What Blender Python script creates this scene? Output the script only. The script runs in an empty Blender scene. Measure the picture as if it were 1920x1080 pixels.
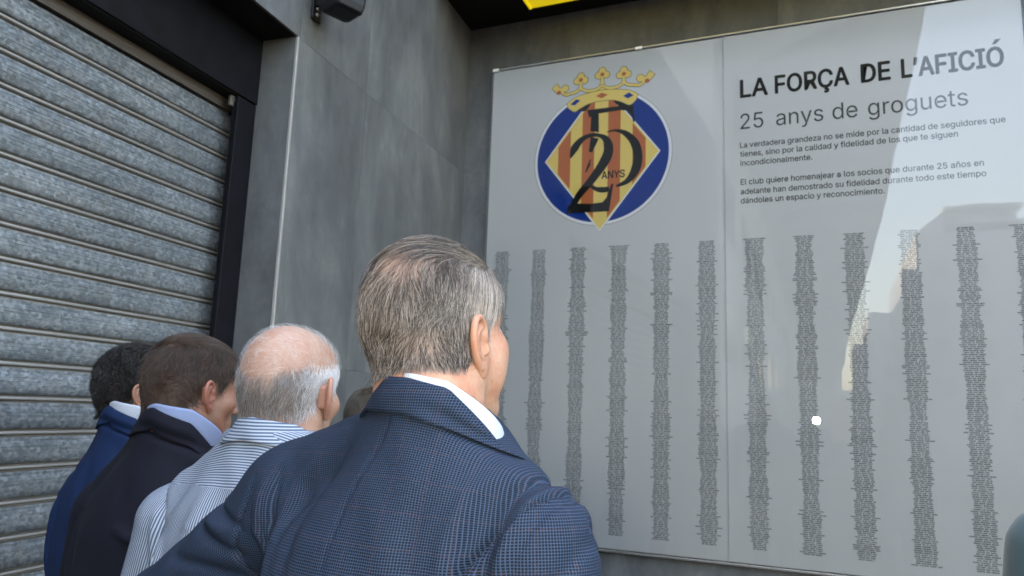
import bpy, math, random
import numpy as np
from mathutils import Vector, Matrix
random.seed(7); RNG = np.random.default_rng(7)
S = bpy.context.scene
COL = S.collection

# ------------------------------------------------------------------ camera, sky, sun, exposure
CAMZ = 1.55
cam_d = bpy.data.cameras.new('camera'); cam = bpy.data.objects.new('camera', cam_d); COL.objects.link(cam)
RGT = Vector((0.92339223, 0.38221873, 0.03543502))
DWN = Vector((-0.03011662, 0.16416626, -0.98597283))
FWD = Vector((-0.38267452, 0.90937247, 0.16310098))
cam.matrix_world = Matrix(((RGT.x, -DWN.x, -FWD.x, 0), (RGT.y, -DWN.y, -FWD.y, 0), (RGT.z, -DWN.z, -FWD.z, CAMZ), (0, 0, 0, 1)))
cam_d.lens = 36 * 1385 / 1920; cam_d.sensor_width = 36
cam_d.clip_start = 0.02; cam_d.clip_end = 2000
cam_d.dof.use_dof = True; cam_d.dof.focus_distance = 1.1; cam_d.dof.aperture_fstop = 9.0
S.camera = cam

SUN_EL = math.radians(50); SUN_AZ = math.radians(248)        # azimuth clockwise from +Y
W = bpy.data.worlds.new('World'); S.world = W; W.use_nodes = True
wn = W.node_tree.nodes; wl = W.node_tree.links
for n in list(wn): wn.remove(n)
sky = wn.new('ShaderNodeTexSky'); sky.sky_type = 'NISHITA'; sky.sun_disc = False
sky.sun_elevation = SUN_EL; sky.sun_rotation = SUN_AZ; sky.dust_density = 2.5; sky.air_density = 1.2; sky.ozone_density = 1.0
bg = wn.new('ShaderNodeBackground'); bg.inputs['Strength'].default_value = 0.15
wo = wn.new('ShaderNodeOutputWorld')
wl.new(sky.outputs[0], bg.inputs[0]); wl.new(bg.outputs[0], wo.inputs[0])
sd = bpy.data.lights.new('sun', 'SUN'); sd.energy = 5.0; sd.angle = math.radians(0.5); sd.color = (1, 0.93, 0.84)
sun = bpy.data.objects.new('sun', sd); COL.objects.link(sun)
sdir = Vector((math.cos(SUN_EL) * math.sin(SUN_AZ), math.cos(SUN_EL) * math.cos(SUN_AZ), math.sin(SUN_EL)))
sun.rotation_euler = sdir.to_track_quat('Z', 'Y').to_euler(); sun.location = (0, -10, 30)
S.view_settings.view_transform = 'Standard'; S.view_settings.look = 'None'
S.view_settings.exposure = 3.80; S.view_settings.gamma = 1
try:
    S.view_settings.use_white_balance = True; S.view_settings.white_balance_temperature = 8100; S.view_settings.white_balance_tint = 11
except Exception: pass
S.view_settings.use_curve_mapping = False
S.render.engine = 'CYCLES'
S.cycles.max_bounces = 8; S.cycles.transparent_max_bounces = 12; S.cycles.caustics_reflective = False; S.cycles.caustics_refractive = False
S.cycles.sample_clamp_indirect = 6.0
try: S.cycles.use_denoising = True
except Exception: pass

# ------------------------------------------------------------------ materials
def lin(r, g, b):
    f = lambda c: c / 12.92 if c <= .04045 else ((c + .055) / 1.055) ** 2.4
    return (f(r / 255), f(g / 255), f(b / 255), 1)
class NT:
    def __init__(s, name):
        s.m = bpy.data.materials.new(name); s.m.use_nodes = True
        s.n = s.m.node_tree.nodes; s.l = s.m.node_tree.links
        s.b = s.n['Principled BSDF']; s.out = s.n['Material Output']
    def node(s, t, **kw):
        x = s.n.new('ShaderNode' + t)
        for k, v in kw.items(): setattr(x, k, v)
        return x
    def link(s, a, b): s.l.new(a, b)
    def val(s, x, i):                     # x: socket or number -> input
        if hasattr(x, 'is_linked') or hasattr(x, 'links'): s.l.new(x, i)
        else: i.default_value = x
    def math(s, op, a, b=0.0, c=None):
        x = s.node('Math', operation=op); s.val(a, x.inputs[0]); s.val(b, x.inputs[1])
        if c is not None: s.val(c, x.inputs[2])
        return x.outputs[0]
    def noise(s, vec, scale, detail=4, rough=.55, dist=0):
        x = s.node('TexNoise'); x.inputs['Scale'].default_value = scale; x.inputs['Detail'].default_value = detail
        x.inputs['Roughness'].default_value = rough; x.inputs['Distortion'].default_value = dist
        if vec is not None: s.l.new(vec, x.inputs['Vector'])
        return x.outputs[0]
    def ramp(s, f, stops):
        x = s.node('ValToRGB'); e = x.color_ramp.elements
        while len(e) < len(stops): e.new(.5)
        for k, (p, c) in enumerate(stops):
            e[k].position = p; e[k].color = c if len(c) == 4 else (*c, 1)
        s.val(f, x.inputs[0]); return x.outputs[0]
    def mix(s, f, a, b, bt='MIX'):
        x = s.node('Mix', data_type='RGBA', blend_type=bt)
        s.val(f, x.inputs[0]); s.val(a, x.inputs[6]); s.val(b, x.inputs[7]); return x.outputs[2]
    def mapping(s, vec, scale=(1, 1, 1), rot=(0, 0, 0), loc=(0, 0, 0)):
        x = s.node('Mapping'); x.inputs['Scale'].default_value = scale; x.inputs['Rotation'].default_value = rot
        x.inputs['Location'].default_value = loc
        s.l.new(vec, x.inputs[0]); return x.outputs[0]
    def tc(s, k='Object'): return s.node('TexCoord').outputs[k]
    def bump(s, h, strength=.3, dist=.002):
        x = s.node('Bump'); x.inputs['Strength'].default_value = strength; x.inputs['Distance'].default_value = dist
        s.l.new(h, x.inputs['Height']); s.l.new(x.outputs[0], s.b.inputs['Normal']); return x.outputs[0]
    def set(s, **kw):
        for k, v in kw.items():
            i = s.b.inputs[k.replace('_', ' ')]
            s.val(v, i)
        return s
def plain(name, col, rough=.6, metal=0, spec=.5):
    t = NT(name); t.b.inputs['Base Color'].default_value = col if len(col) == 4 else (*col, 1)
    t.b.inputs['Roughness'].default_value = rough; t.b.inputs['Metallic'].default_value = metal
    t.b.inputs['Specular IOR Level'].default_value = spec
    return t.m

M = {}
# large cement-look porcelain tiles
t = NT('cement_tile'); P = t.tc('Object')
oi = t.node('ObjectInfo'); va = t.node('VectorMath', operation='ADD'); sc = t.node('VectorMath', operation='SCALE')
cmb = t.node('CombineXYZ'); t.link(oi.outputs['Random'], cmb.inputs[0]); t.link(oi.outputs['Random'], cmb.inputs[1]); t.link(oi.outputs['Random'], cmb.inputs[2])
t.link(cmb.outputs[0], sc.inputs[0]); sc.inputs['Scale'].default_value = 37; t.link(P, va.inputs[0]); t.link(sc.outputs[0], va.inputs[1])
PV = va.outputs[0]
n1 = t.noise(t.mapping(PV, (1.6, 1.6, .7)), 1.6, 6, .62, .6); n2 = t.noise(t.mapping(PV, (3.2, 3.2, 1.1)), 2.5, 6, .65, .8); n3 = t.noise(PV, 30, 5, .6)
f = t.math('ADD', t.math('MULTIPLY', n1, .55), t.math('ADD', t.math('MULTIPLY', n2, .3), t.math('MULTIPLY', n3, .15)))
c = t.ramp(f, [(.36, (.047, .048, .048)), (.46, (.070, .071, .071)), (.54, (.091, .092, .090)), (.66, (.138, .137, .130))])
spk = t.ramp(t.noise(t.mapping(PV, (6, 6, 3)), 2.2, 3, .5), [(.66, (0, 0, 0)), (.76, (1, 1, 1))])
c = t.mix(t.math('MULTIPLY', spk, .22), c, (.20, .20, .19, 1))
t.set(Base_Color=c, Roughness=t.math('ADD', .42, t.math('MULTIPLY', n3, .25)), Specular_IOR_Level=.45)
t.bump(f, .12, .002); M['tile'] = t.m
M['grout'] = plain('grout', (.16, .16, .155), .9)
t = NT('steel_trim'); P = t.tc(); n = t.noise(t.mapping(P, (60, 60, 2)), 4, 3)
t.set(Base_Color=t.ramp(n, [(.3, (.20, .185, .17)), (.7, (.31, .29, .27))]), Metallic=.2, Roughness=.5); M['trim'] = t.m
# galvanised shutter
t = NT('galvanised'); P = t.tc('Object'); oi = t.node('ObjectInfo')
sh = t.node('CombineXYZ'); t.link(t.math('MULTIPLY', oi.outputs['Random'], 50), sh.inputs[1])
va = t.node('VectorMath', operation='ADD'); t.link(P, va.inputs[0]); t.link(sh.outputs[0], va.inputs[1]); PV = va.outputs[0]
vo = t.node('TexVoronoi', feature='F1'); vo.inputs['Scale'].default_value = 115; t.link(t.mapping(PV, (1, .75, 1)), vo.inputs['Vector'])
sp = t.node('SeparateColor'); t.link(vo.outputs['Color'], sp.inputs[0])
n1 = t.noise(PV, 60, 4, .65); n2 = t.noise(t.mapping(PV, (1, 1.2, 18)), 3, 4); n3 = t.noise(t.mapping(PV, (1, .8, 3)), 3, 4)
f = t.math('ADD', t.math('MULTIPLY', sp.outputs[0], .24), t.math('ADD', t.math('MULTIPLY', n1, .3), t.math('ADD', t.math('MULTIPLY', n2, .2), t.math('MULTIPLY', n3, .35))))
c = t.ramp(f, [(.3, (.055, .064, .070)), (.5, (.115, .129, .138)), (.64, (.185, .20, .21)), (.82, (.34, .36, .37))])
dz = t.node('SeparateXYZ'); t.link(P, dz.inputs[0])
dirt = t.math('MULTIPLY', t.ramp(t.noise(t.mapping(PV, (1, 6, 2)), 5, 5, .6), [(.48, (0, 0, 0)), (.75, (1, 1, 1))]), .38)
c = t.mix(dirt, c, (.16, .145, .125, 1))
t.set(Base_Color=c, Metallic=.45, Roughness=t.math('ADD', .38, t.math('MULTIPLY', sp.outputs[1], .22)))
t.bump(t.math('ADD', n1, sp.outputs[0]), .12, .001); M['galv'] = t.m
t = NT('galvanised_rail_edge'); P = t.tc(); n = t.noise(t.mapping(P, (20, 1, 20)), 4, 4)
t.set(Base_Color=t.ramp(n, [(.3, (.19, .178, .162)), (.7, (.32, .30, .28))]), Metallic=.5, Roughness=.4); M['galv_joint'] = t.m
t = NT('brown_plate'); P = t.tc(); n = t.noise(t.mapping(P, (30, 1.5, 30)), 3, 5)
t.set(Base_Color=t.ramp(n, [(.3, (.06, .048, .04)), (.7, (.10, .084, .072))]), Metallic=.3, Roughness=.5); M['brown'] = t.m
t = NT('black_enamel'); P = t.tc(); n = t.noise(P, 14, 4)
t.set(Base_Color=t.ramp(n, [(.3, (.004, .004, .005)), (.7, (.006, .006, .008))]), Roughness=t.math('ADD', .36, t.math('MULTIPLY', n, .18)), Specular_IOR_Level=.10); M['black'] = t.m
M['soffit'] = plain('matt_black_soffit', (.006, .006, .006), .8, 0, .2)
M['blackplastic'] = plain('black_plastic', (.006, .006, .007), .5, 0, .3)
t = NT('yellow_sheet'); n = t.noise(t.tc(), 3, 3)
t.set(Base_Color=t.ramp(n, [(.3, (.83, .70, .03)), (.7, (.88, .76, .05))]), Roughness=.4, Emission_Color=(.9, .74, .03, 1), Emission_Strength=.04); M['yellow'] = t.m  # faint emission added to the sheet's own colour to lift its brightness
t = NT('board_print'); n = t.noise(t.tc(), .9, 3, .5); 
t.set(Base_Color=t.ramp(n, [(.3, (.645, .64, .635)), (.7, (.685, .68, .67))]), Roughness=.7, Specular_IOR_Level=.1); M['board'] = t.m
def ink(name, c): 
    m = plain(name, c, .75, 0, .1); return m
M['ink'] = ink('ink_black', (.018, .017, .016)); M['inkgrey'] = ink('ink_grey', (.16, .17, .172))
M['inktext'] = ink('ink_text_grey', (.06, .06, .062))
M['cy'] = ink('crest_yellow', (.92, .66, .19)); M['cb'] = ink('crest_blue', (.002, .038, .26)); M['cr'] = ink('crest_red', (.60, .16, .06))
M['cw'] = ink('crest_white', (.86, .86, .88)); M['ck'] = ink('crest_black', (.012, .012, .012)); M['cl'] = ink('crest_outline', (.22, .16, .07))
t = NT('glass_back'); t.n.remove(t.b); tr = t.node('BsdfTransparent'); t.link(tr.outputs[0], t.out.inputs[0]); M['glassback'] = t.m
# thin clear glass: partly reflecting, otherwise clear
t = NT('clear_glass'); t.n.remove(t.b)
tr = t.node('BsdfTransparent'); tr.inputs[0].default_value = (.985, .99, .988, 1)
gl = t.node('BsdfGlossy'); gl.inputs['Roughness'].default_value = .010
bn = t.node('Bump'); bn.inputs['Strength'].default_value = .05; bn.inputs['Distance'].default_value = .01; t.link(t.noise(t.tc(), 2.2, 2), bn.inputs['Height']); t.link(bn.outputs[0], gl.inputs['Normal']); gl.inputs[0].default_value = (1, 1, 1, 1)
fr = t.node('Fresnel'); fr.inputs[0].default_value = 1.46
mx = t.node('MixShader'); t.link(fr.outputs[0], mx.inputs[0]); t.link(tr.outputs[0], mx.inputs[1]); t.link(gl.outputs[0], mx.inputs[2]); t.link(mx.outputs[0], t.out.inputs[0])
M['glass'] = t.m
t = NT('glass_edge'); t.set(Base_Color=(.62, .68, .66, 1), Roughness=.25, Transmission_Weight=.3); M['gedge'] = t.m
t = NT('concrete_paving'); P = t.tc(); n = t.noise(P, 1.2, 6, .6)
t.set(Base_Color=t.ramp(n, [(.3, (.42, .38, .33)), (.7, (.54, .49, .43))]), Roughness=.85); M['paving'] = t.m
t = NT('asphalt'); n = t.noise(t.tc(), 8, 6, .7)
t.set(Base_Color=t.ramp(n, [(.3, (.045, .045, .047)), (.7, (.07, .07, .07))]), Roughness=.9); M['asphalt'] = t.m
t = NT('render_wall_grey'); n = t.noise(t.tc(), .5, 6, .6)
t.set(Base_Color=t.ramp(n, [(.3, (.27, .28, .29)), (.7, (.36, .37, .38))]), Roughness=.85); M['bldg'] = t.m
t = NT('stand_concrete'); n = t.noise(t.mapping(t.tc(), (.25, .25, .25)), 2.4, 5, .65, 1.0)
t.set(Base_Color=t.ramp(n, [(.3, (.50, .50, .47)), (.7, (.68, .68, .64))]), Roughness=.8); M['stand'] = t.m
M['standdark'] = plain('stand_grey_beam', (.34, .35, .34), .8)
M['warmwall'] = plain('ochre_render_wall', (.62, .42, .26), .85)
M['window'] = plain('dark_window', (.03, .035, .04), .1)

# ------------------------------------------------------------------ mesh helpers
def mesh_obj(name, V, F, mat, parent=None, smooth=False, mats=None, midx=None):
    me = bpy.data.meshes.new(name)
    me.from_pydata([tuple(v) for v in np.asarray(V).tolist()] if not isinstance(V, list) else V, [], F if isinstance(F, list) else F.tolist())
    for m in (mats or [mat]): me.materials.append(m)
    if midx is not None: me.polygons.foreach_set('material_index', midx)
    if smooth: me.polygons.foreach_set('use_smooth', [True] * len(me.polygons))
    me.update()
    o = bpy.data.objects.new(name, me); COL.objects.link(o)
    if parent: o.parent = parent
    return o
class MB:
    def __init__(s): s.V = []; s.F = []; s.mi = []
    def add(s, V, F, mi=0):
        k = len(s.V); s.V += [tuple(map(float, v)) for v in V]; s.F += [tuple(i + k for i in f) for f in F]; s.mi += [mi] * len(F); return s
    def box(s, x0, x1, y0, y1, z0, z1, mi=0):
        V = [(x0, y0, z0), (x1, y0, z0), (x1, y1, z0), (x0, y1, z0), (x0, y0, z1), (x1, y0, z1), (x1, y1, z1), (x0, y1, z1)]
        return s.add(V, [(0, 3, 2, 1), (4, 5, 6, 7), (0, 1, 5, 4), (1, 2, 6, 5), (2, 3, 7, 6), (3, 0, 4, 7)], mi)
    def prism(s, poly, f, mi=0):         # poly 2D list, f(u,v,k) -> xyz for k = 0/1
        n = len(poly); V = [f(u, v, 0) for u, v in poly] + [f(u, v, 1) for u, v in poly]
        F = [tuple(range(n))[::-1], tuple(range(n, 2 * n))] + [(i, (i + 1) % n, n + (i + 1) % n, n + i) for i in range(n)]
        return s.add(V, F, mi)
    def build(s, name, mat, parent=None, smooth=False, mats=None):
        return mesh_obj(name, s.V, s.F, mat, parent, smooth, mats, s.mi if mats else None)
def tag(o, label=None, cat=None, group=None, kind=None):
    if label: o['label'] = label
    if cat: o['category'] = cat
    if group: o['group'] = group
    if kind: o['kind'] = kind
    return o
def empty(name, loc=(0, 0, 0), rz=0):
    o = bpy.data.objects.new(name, None); COL.objects.link(o); o.location = loc; o.rotation_euler = (0, 0, rz); o.empty_display_size = .1; return o
def bevel(o, w=.003, seg=2):
    b = o.modifiers.new('bevel', 'BEVEL'); b.width = w; b.segments = seg; b.limit_method = 'ANGLE'; return o

# ------------------------------------------------------------------ the place: walls
DW = 4.0                                   # back wall plane y
G = Vector((-0.0697305, 0.9975659, 0))     # along side wall, towards the corner
N = Vector((0.9975659, 0.0697305, 0))      # out of the side wall
CX = -2.0383                               # corner x on the back wall
CZ = 3.977                                 # soffit height
wall_A_frame = Matrix(((N.x, G.x, 0, CX), (N.y, G.y, 0, DW), (0, 0, 1, 0), (0, 0, 0, 1)))   # local x out of wall, y along, z up
# ground
g = MB().add([(-300, -300, 0), (300, -300, 0), (300, 300, 0), (-300, 300, 0)], [(0, 1, 2, 3)]).build('ground', M['asphalt']); tag(g, kind='structure')
pv = MB().box(-2.6, 9, -20, 4.2, 0, .12).build('pavement', M['paving']); tag(pv, kind='structure'); 
FL = .12
pv.location.z = -.12
# back wall with tiles
wb = empty('back_wall', (0, DW, 0)); tag(wb, 'dark grey cement tiled wall behind the framed name board', 'wall')
MB().box(CX - .3, 6.0, .012, .5, 0, 6.0).build('backing', M['grout'], wb)
xs = [CX, -1.359, -.159, 1.041, 2.241, 3.441, 4.641, 5.98]; zs = [0, .395, 1.70, 3.01, CZ + .3, 5.6, 6.9, 8.2]
for i in range(len(xs) - 1):
    for k in range(len(zs) - 1):
        if k > 3: continue
        o = MB().box(xs[i] + (.0008 if i else 0), xs[i + 1] - .0005, 0, .011, zs[k] + .0005, zs[k + 1] - .0005).build('tile', M['tile'], wb)
# side wall with tiles
wa = empty('side_wall'); wa.matrix_world = wall_A_frame
tag(wa, 'dark grey cement tiled side wall beside the roller shutter', 'wall')
ya = [-1.782, -1.231, 0]; 
TW = -1.782; SOF = 3.013                    # trim position along wall, top of the shutter opening
MB().box(-.6, -.012, TW + .012, 0, 0, 6.0).build('backing', M['grout'], wa)
za = [0, .395, 1.70, 3.01, CZ + .3]
for i in range(2):
    for k in range(4):
        MB().box(-.011, 0, ya[i] + (.0008 if i else .013), ya[i + 1] - .0005, za[k] + .0005, za[k + 1] - .0005).build('tile', M['tile'], wa)
# lintel wall above the opening
MB().box(-.6, -.012, -6.4, TW + .012, SOF + .012, 6.0).build('backing', M['grout'], wa)
for i, (a, b) in enumerate([(-2.98, TW + .0122), (-4.18, -2.981), (-5.38, -4.181), (-6.4, -5.381)]):
    MB().box(-.011, 0, a, b - .0008, SOF + .001, CZ + .3).build('tile', M['tile'], wa)
JD = -.167
MB().box(JD - .02, -.0125, TW + .0005, TW + .0115, .0, SOF + .011).build('jamb_tile', M['tile'], wa)
MB().box(JD - .02, -.0125, -6.4, TW - .001, SOF + .0005, SOF + .0115).build('soffit_panel', M['soffit'], wa)
bevel(MB().box(-.011, .0015, TW - .0005, TW + .0105, 0, SOF).build('corner_trim', M['trim'], wa), .002)
MB().box(-.3, 0, -8.2, -6.4, 0, 6.0).build('wall_pier', M['tile'], wa)
MB().box(-9, -.602, -8.2, .4, 0, 5.9).build('building_mass', M['grout'], wa)  # unseen solid added behind the wall to block sun leaking past the shutter

# ------------------------------------------------------------------ roller shutter
rs = empty('roller_shutter'); rs.matrix_world = wall_A_frame
tag(rs, 'galvanised steel roller shutter, closed, with ribbed horizontal slats and black frame', 'shutter')
LB = 2.735                                  # lower edge of the black fascia
# local: x = JD plane, y along
fb = MB().box(JD - .012, JD, -6.4, TW + .0000, LB, SOF).build('fascia', M['black'], rs)
MB().box(JD - .14, JD - .0125, -6.4, TW, LB - .004, LB + .012).build('fascia_return', M['soffit'], rs)
SY = -1.800                                 # end of slats
GXF = JD - .004
bevel(MB().box(GXF - .016, GXF, -1.890, TW - .0005, 0, LB - .006).build('guide_rail', M['black'], rs), .002)
MB().box(GXF - .12, GXF - .0165, SY + .002, TW - .0005, 0, LB - .006).build('guide_rail', M['black'], rs)
MB().box(GXF - .022, GXF - .017, -1.893, -1.886, 0, LB - .03).build('guide_lip', M['black'], rs)
MB().box(JD - .085, JD - .075, -6.4, SY - .001, 2.688, 2.80).build('top_plate', M['brown'], rs)
bevel(MB().box(GXF - .034, GXF - .018, -1.91, -1.885, LB - .05, LB - .006).build('guide_mouth', M['brown'], rs), .004)
PITCH = .0965
prof = [(.0, .000), (.0055, .0), (.0075, -.004), (.0075, -.010), (.0072, -.0105), (.0085, -.013), (.0105, -.019), (.0118, -.026), (.0112, -.0265), (.0112, -.0285), (.0124, -.029),
        (.0132, -.037), (.0126, -.0375), (.0126, -.0395), (.0135, -.040), (.0135, -.049), (.0128, -.0495), (.0128, -.0515), (.0131, -.052), (.0118, -.061), (.0098, -.068), (.007, -.0725), (.004, -.0735),
        (.0005, -.0745), (-.002, -.0765), (-.006, -.0770), (-.006, -.0790), (.004, -.0797), (.0085, -.0805), (.0105, -.083), (.0108, -.086), (.0095, -.0885), (.006, -.0903), (.001, -.0915), (-.003, -.093), (-.003, -.095), (0, -PITCH)]
def slat_mesh():
    mb = MB(); n = len(prof); L0, L1 = -6.38, SY; segs = 1
    for j, yy in enumerate((L0, L1)):
        for (u, w) in prof: mb.V.append((u, yy, w))
        for (u, w) in prof[::-1]: mb.V.append((u - .003, yy, w))
    m = 2 * n
    for i in range(m): mb.F.append((i, (i + 1) % m, m + (i + 1) % m, m + i)); mb.mi.append(1 if (22 <= i <= 35) else 0)
    mb.F.append(tuple(range(m))); mb.mi.append(0)
    return mb
SX = JD - .092
z0 = 2.6795
sl = slat_mesh().build('slat', None, rs, smooth=False, mats=[M['galv'], M['galv_joint']])
sl.location = (SX, 0, z0); k = 1
while z0 - k * PITCH > .1:
    o = sl.copy(); COL.objects.link(o); o.parent = rs; o.location = (SX + random.uniform(-.0008, .0008), 0, z0 - k * PITCH); k += 1
bevel(MB().box(SX - .01, SX + .02, -6.38, SY, .002, z0 - k * PITCH + PITCH * 0).build('bottom_bar', M['galv_joint'], rs), .003)

# ------------------------------------------------------------------ canopy with black soffit and yellow sheet
cn = empty('canopy', (0, DW, CZ)); tag(cn, 'black canopy over the name board with a bright yellow sheet in its underside', 'canopy')
MB().box(CX + .005, 5.9, -.62, -.002, .001, .28).build('soffit', M['soffit'], cn)
MB().box(CX + .3, 5.9, -.64, -.621, -.02, .7).build('fascia', M['soffit'], cn)
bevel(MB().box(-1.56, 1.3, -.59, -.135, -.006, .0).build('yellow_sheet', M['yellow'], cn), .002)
for (xa, xb, yb_, ya_) in ((-1.575, 1.315, -.135, -.123), (-1.575, 1.315, -.605, -.591)):
    MB().box(xa, xb, min(yb_, ya_), max(yb_, ya_), -.012, .0005).build('sheet_frame', M['soffit'], cn)
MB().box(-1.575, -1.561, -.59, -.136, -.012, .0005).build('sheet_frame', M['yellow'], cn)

# ------------------------------------------------------------------ loudspeaker on side wall
sp = empty('wall_loudspeaker'); sp.matrix_world = wall_A_frame @ Matrix.Translation((0, -1.67, 3.250))
tag(sp, 'small black box on a wall bracket above the shutter corner', 'loudspeaker')
def loft(rings, close=True):
    n = len(rings[0]); V = [p for r in rings for p in r]; F = []
    for i in range(len(rings) - 1):
        for j in range(n): F.append((i * n + j, i * n + (j + 1) % n, (i + 1) * n + (j + 1) % n, (i + 1) * n + j))
    F.append(tuple(range(n))[::-1]); F.append(tuple(range((len(rings) - 1) * n, len(rings) * n)))
    return V, F
rings = []
for z, sx, sy, ox in ((-.125, .035, .05, .02), (-.118, .062, .062, .012), (-.09, .078, .070, .004), (-.03, .085, .075, 0), (.1, .085, .075, 0), (.13, .07, .065, 0)):
    rings.append([(.155 + ox + sx * a, sy * b, z) for a, b in ((-1, -.8), (-.8, -1), (.8, -1), (1, -.8), (1, .8), (.8, 1), (-.8, 1), (-1, .8))])
V_, F_ = loft(rings); o = mesh_obj('cabinet', V_, F_, M['blackplastic'], sp); bevel(o, .004)
o.rotation_euler = (0, 0, math.radians(-25)); o.location = (.0, .03, 0)
bevel(MB().box(.001, .012, -.045, .015, -.12, .06).build('bracket_plate', M['blackplastic'], sp), .003)
bevel(MB().box(.012, .09, -.03, .0, -.06, -.03).build('bracket_arm', M['blackplastic'], sp), .003)
for z in (-.07, -.095): bevel(MB().box(.012, .02, -.025, -.012, z - .006, z + .006).build('bolt', M['trim'], sp), .002)

# ------------------------------------------------------------------ name board
PX0, PX1, PZ0, PZ1, SEAM = -1.854, .954, .842, 3.653, -.448
pb = empty('name_board', (0, DW, 0)); tag(pb, 'large glazed white board with blue and yellow crest, headline and columns of names', 'sign')
# local y: negative = towards the viewer
MB().box(PX0 + .004, PX1 - .004, -.022, -.004, PZ0 + .004, PZ1 - .004).build('printed_panel', M['board'], pb)
def pane(x0, x1):
    o = MB().box(x0, x1, -.034, -.029, PZ0, PZ1)
    o.mi = [1, 1, 0, 1, 2, 1]
    return o.build('glass_pane', None, pb, mats=[M['glass'], M['gedge'], M['glassback']])
pane(PX0, SEAM - .0006); pane(SEAM + .0006, PX1)
M['rail'] = plain('aluminium_rail', (.75, .73, .68), .22, .9)
bevel(MB().box(PX0 + .03, PX1, -.036, -.003, PZ1 + .0005, PZ1 + .008).build('top_rail', M['rail'], pb), .001)
bevel(MB().box(PX0, PX1, -.036, -.003, PZ0 - .012, PZ0 - .0005).build('bottom_rail', M['rail'], pb), .001)
for x in (PX0 + .022, -.923, PX1 - .02): bevel(MB().box(x - .02, x + .02, -.038, -.002, PZ1 + .0 - .006, PZ1 + .012).build('clip', M['cw'], pb), .002)
bevel(MB().box(PX1 + .006, PX1 + .10, -.05, -.001, 0, CZ - .001).build('white_end_strip', M['cw'], pb), .003)
def flat(polys, name, mat, y, parent=pb, th=.00012):
    mb = MB()
    for i, p in enumerate(polys): mb.prism(p, lambda u, v, k, i=i: (u, y - k * th - i * .000008, v))
    return mb.build(name, mat, parent)
def stroke(pts, w, cap=False):            # variable width polyline -> quads list
    pts = np.array(pts, float); w = np.broadcast_to(np.array(w, float), (len(pts),))
    d = np.gradient(pts, axis=0); d /= np.linalg.norm(d, axis=1)[:, None] + 1e-9
    n = np.stack([-d[:, 1], d[:, 0]], 1)
    L = pts + n * w[:, None] / 2; R = pts - n * w[:, None] / 2
    return [list(map(tuple, L)) + list(map(tuple, R[::-1]))]
def spline(ctrl, n=40):
    c = np.array(ctrl, float); t = np.linspace(0, len(c) - 1, n); out = []
    for x in t:
        i = min(int(x), len(c) - 2); f = x - i
        p0 = c[max(i - 1, 0)]; p1 = c[i]; p2 = c[i + 1]; p3 = c[min(i + 2, len(c) - 1)]
        out.append(.5 * ((2 * p1) + (-p0 + p2) * f + (2 * p0 - 5 * p1 + 4 * p2 - p3) * f * f + (-p0 + 3 * p1 - 3 * p2 + p3) * f ** 3))
    return np.array(out)
def circ(cx, cz, r, n=72, a0=0, a1=2 * math.pi): return [(cx + r * math.cos(a0 + (a1 - a0) * i / n), cz + r * math.sin(a0 + (a1 - a0) * i / n)) for i in range(n)]
cr = pb                                    # crest pieces are parts of the board
KX, KZ = -1.143, 3.024
Y0 = -.0222
crest = MB()
emb = empty('crest'); emb.parent = pb
def cflat(polys, mat, lev, name): return flat(polys, name, mat, Y0 - lev * .00022, emb)
cflat([circ(KX, KZ, .4135)], M['cl'], 0, 'roundel_outline')
cflat([circ(KX, KZ, .411)], M['cw'], 1, 'roundel_border')
cflat([circ(KX, KZ, .394)], M['cb'], 2, 'roundel_field')
hw, top, bot = .342, 3.47, 2.58
dia = [(KX - hw, 3.022), (KX, bot), (KX + hw, 3.022), (KX, top)]
def off(p, s): 
    cz = 3.022; return [(KX + (x - KX) * s, cz + (z - cz) * s) for x, z in p]
cflat([off(dia, 1.016)], M['cl'], 3, 'lozenge_outline'); cflat([off(dia, 1.012)], M['cw'], 4, 'lozenge_border'); cflat([off(dia, .985)], M['cy'], 5, 'lozenge_field')
def zt(x): return 3.022 + (top - .012 - 3.022) * (1 - abs(x - KX) / (hw * .985)) - .012
def zb(x): return 3.022 - (3.022 - bot - .006) * (1 - abs(x - KX) / (hw * .985)) + .012
st = []
for a, b in ((-1.405, -1.329), (-1.258, -1.184), (-1.102, -1.028), (-.957, -.881)):
    st.append([(a, zb(a)), (b, zb(b)), (b, min(zt(b), 3.41)), (a, min(zt(a), 3.41))])
cflat(st, M['cr'], 6, 'red_stripes')
# inside of crown (dark), band, arches, flowers
cflat([[(-1.335, 3.372)] + [tuple(p) for p in spline([(-1.335, 3.372), (-1.29, 3.325), (-1.24, 3.315), (-1.205, 3.365)], 12)][1:]], M['ck'], 7, 'crown_inside')
cflat([[(-1.083, 3.372)] + [tuple(p) for p in spline([(-1.083, 3.365), (-1.03, 3.312), (-.985, 3.325), (-.945, 3.375)], 12)][1:]], M['ck'], 7, 'crown_inside')
bt = [tuple(p) for p in spline([(-1.358, 3.375), (-1.30, 3.408), (-1.22, 3.424), (-1.143, 3.430), (-1.06, 3.424), (-.98, 3.408), (-.928, 3.378)], 24)]
bb = [tuple(p) for p in spline([(-.938, 3.345), (-.975, 3.315), (-1.0, 3.330), (-1.06, 3.358), (-1.143, 3.366), (-1.22, 3.358), (-1.275, 3.335), (-1.31, 3.318), (-1.348, 3.345)], 28)]
def grow(poly, d):
    p = np.array(poly); a = np.roll(p, -1, 0) - np.roll(p, 1, 0); a /= np.linalg.norm(a, axis=1)[:, None] + 1e-9
    n = np.stack([a[:, 1], -a[:, 0]], 1)
    ar = .5 * np.sum(p[:, 0] * np.roll(p[:, 1], -1) - np.roll(p[:, 0], -1) * p[:, 1])
    return [tuple(q) for q in p + n * d * (1 if ar > 0 else -1)]
band = bt + bb
petals = []; stems = []; reds = []
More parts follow.
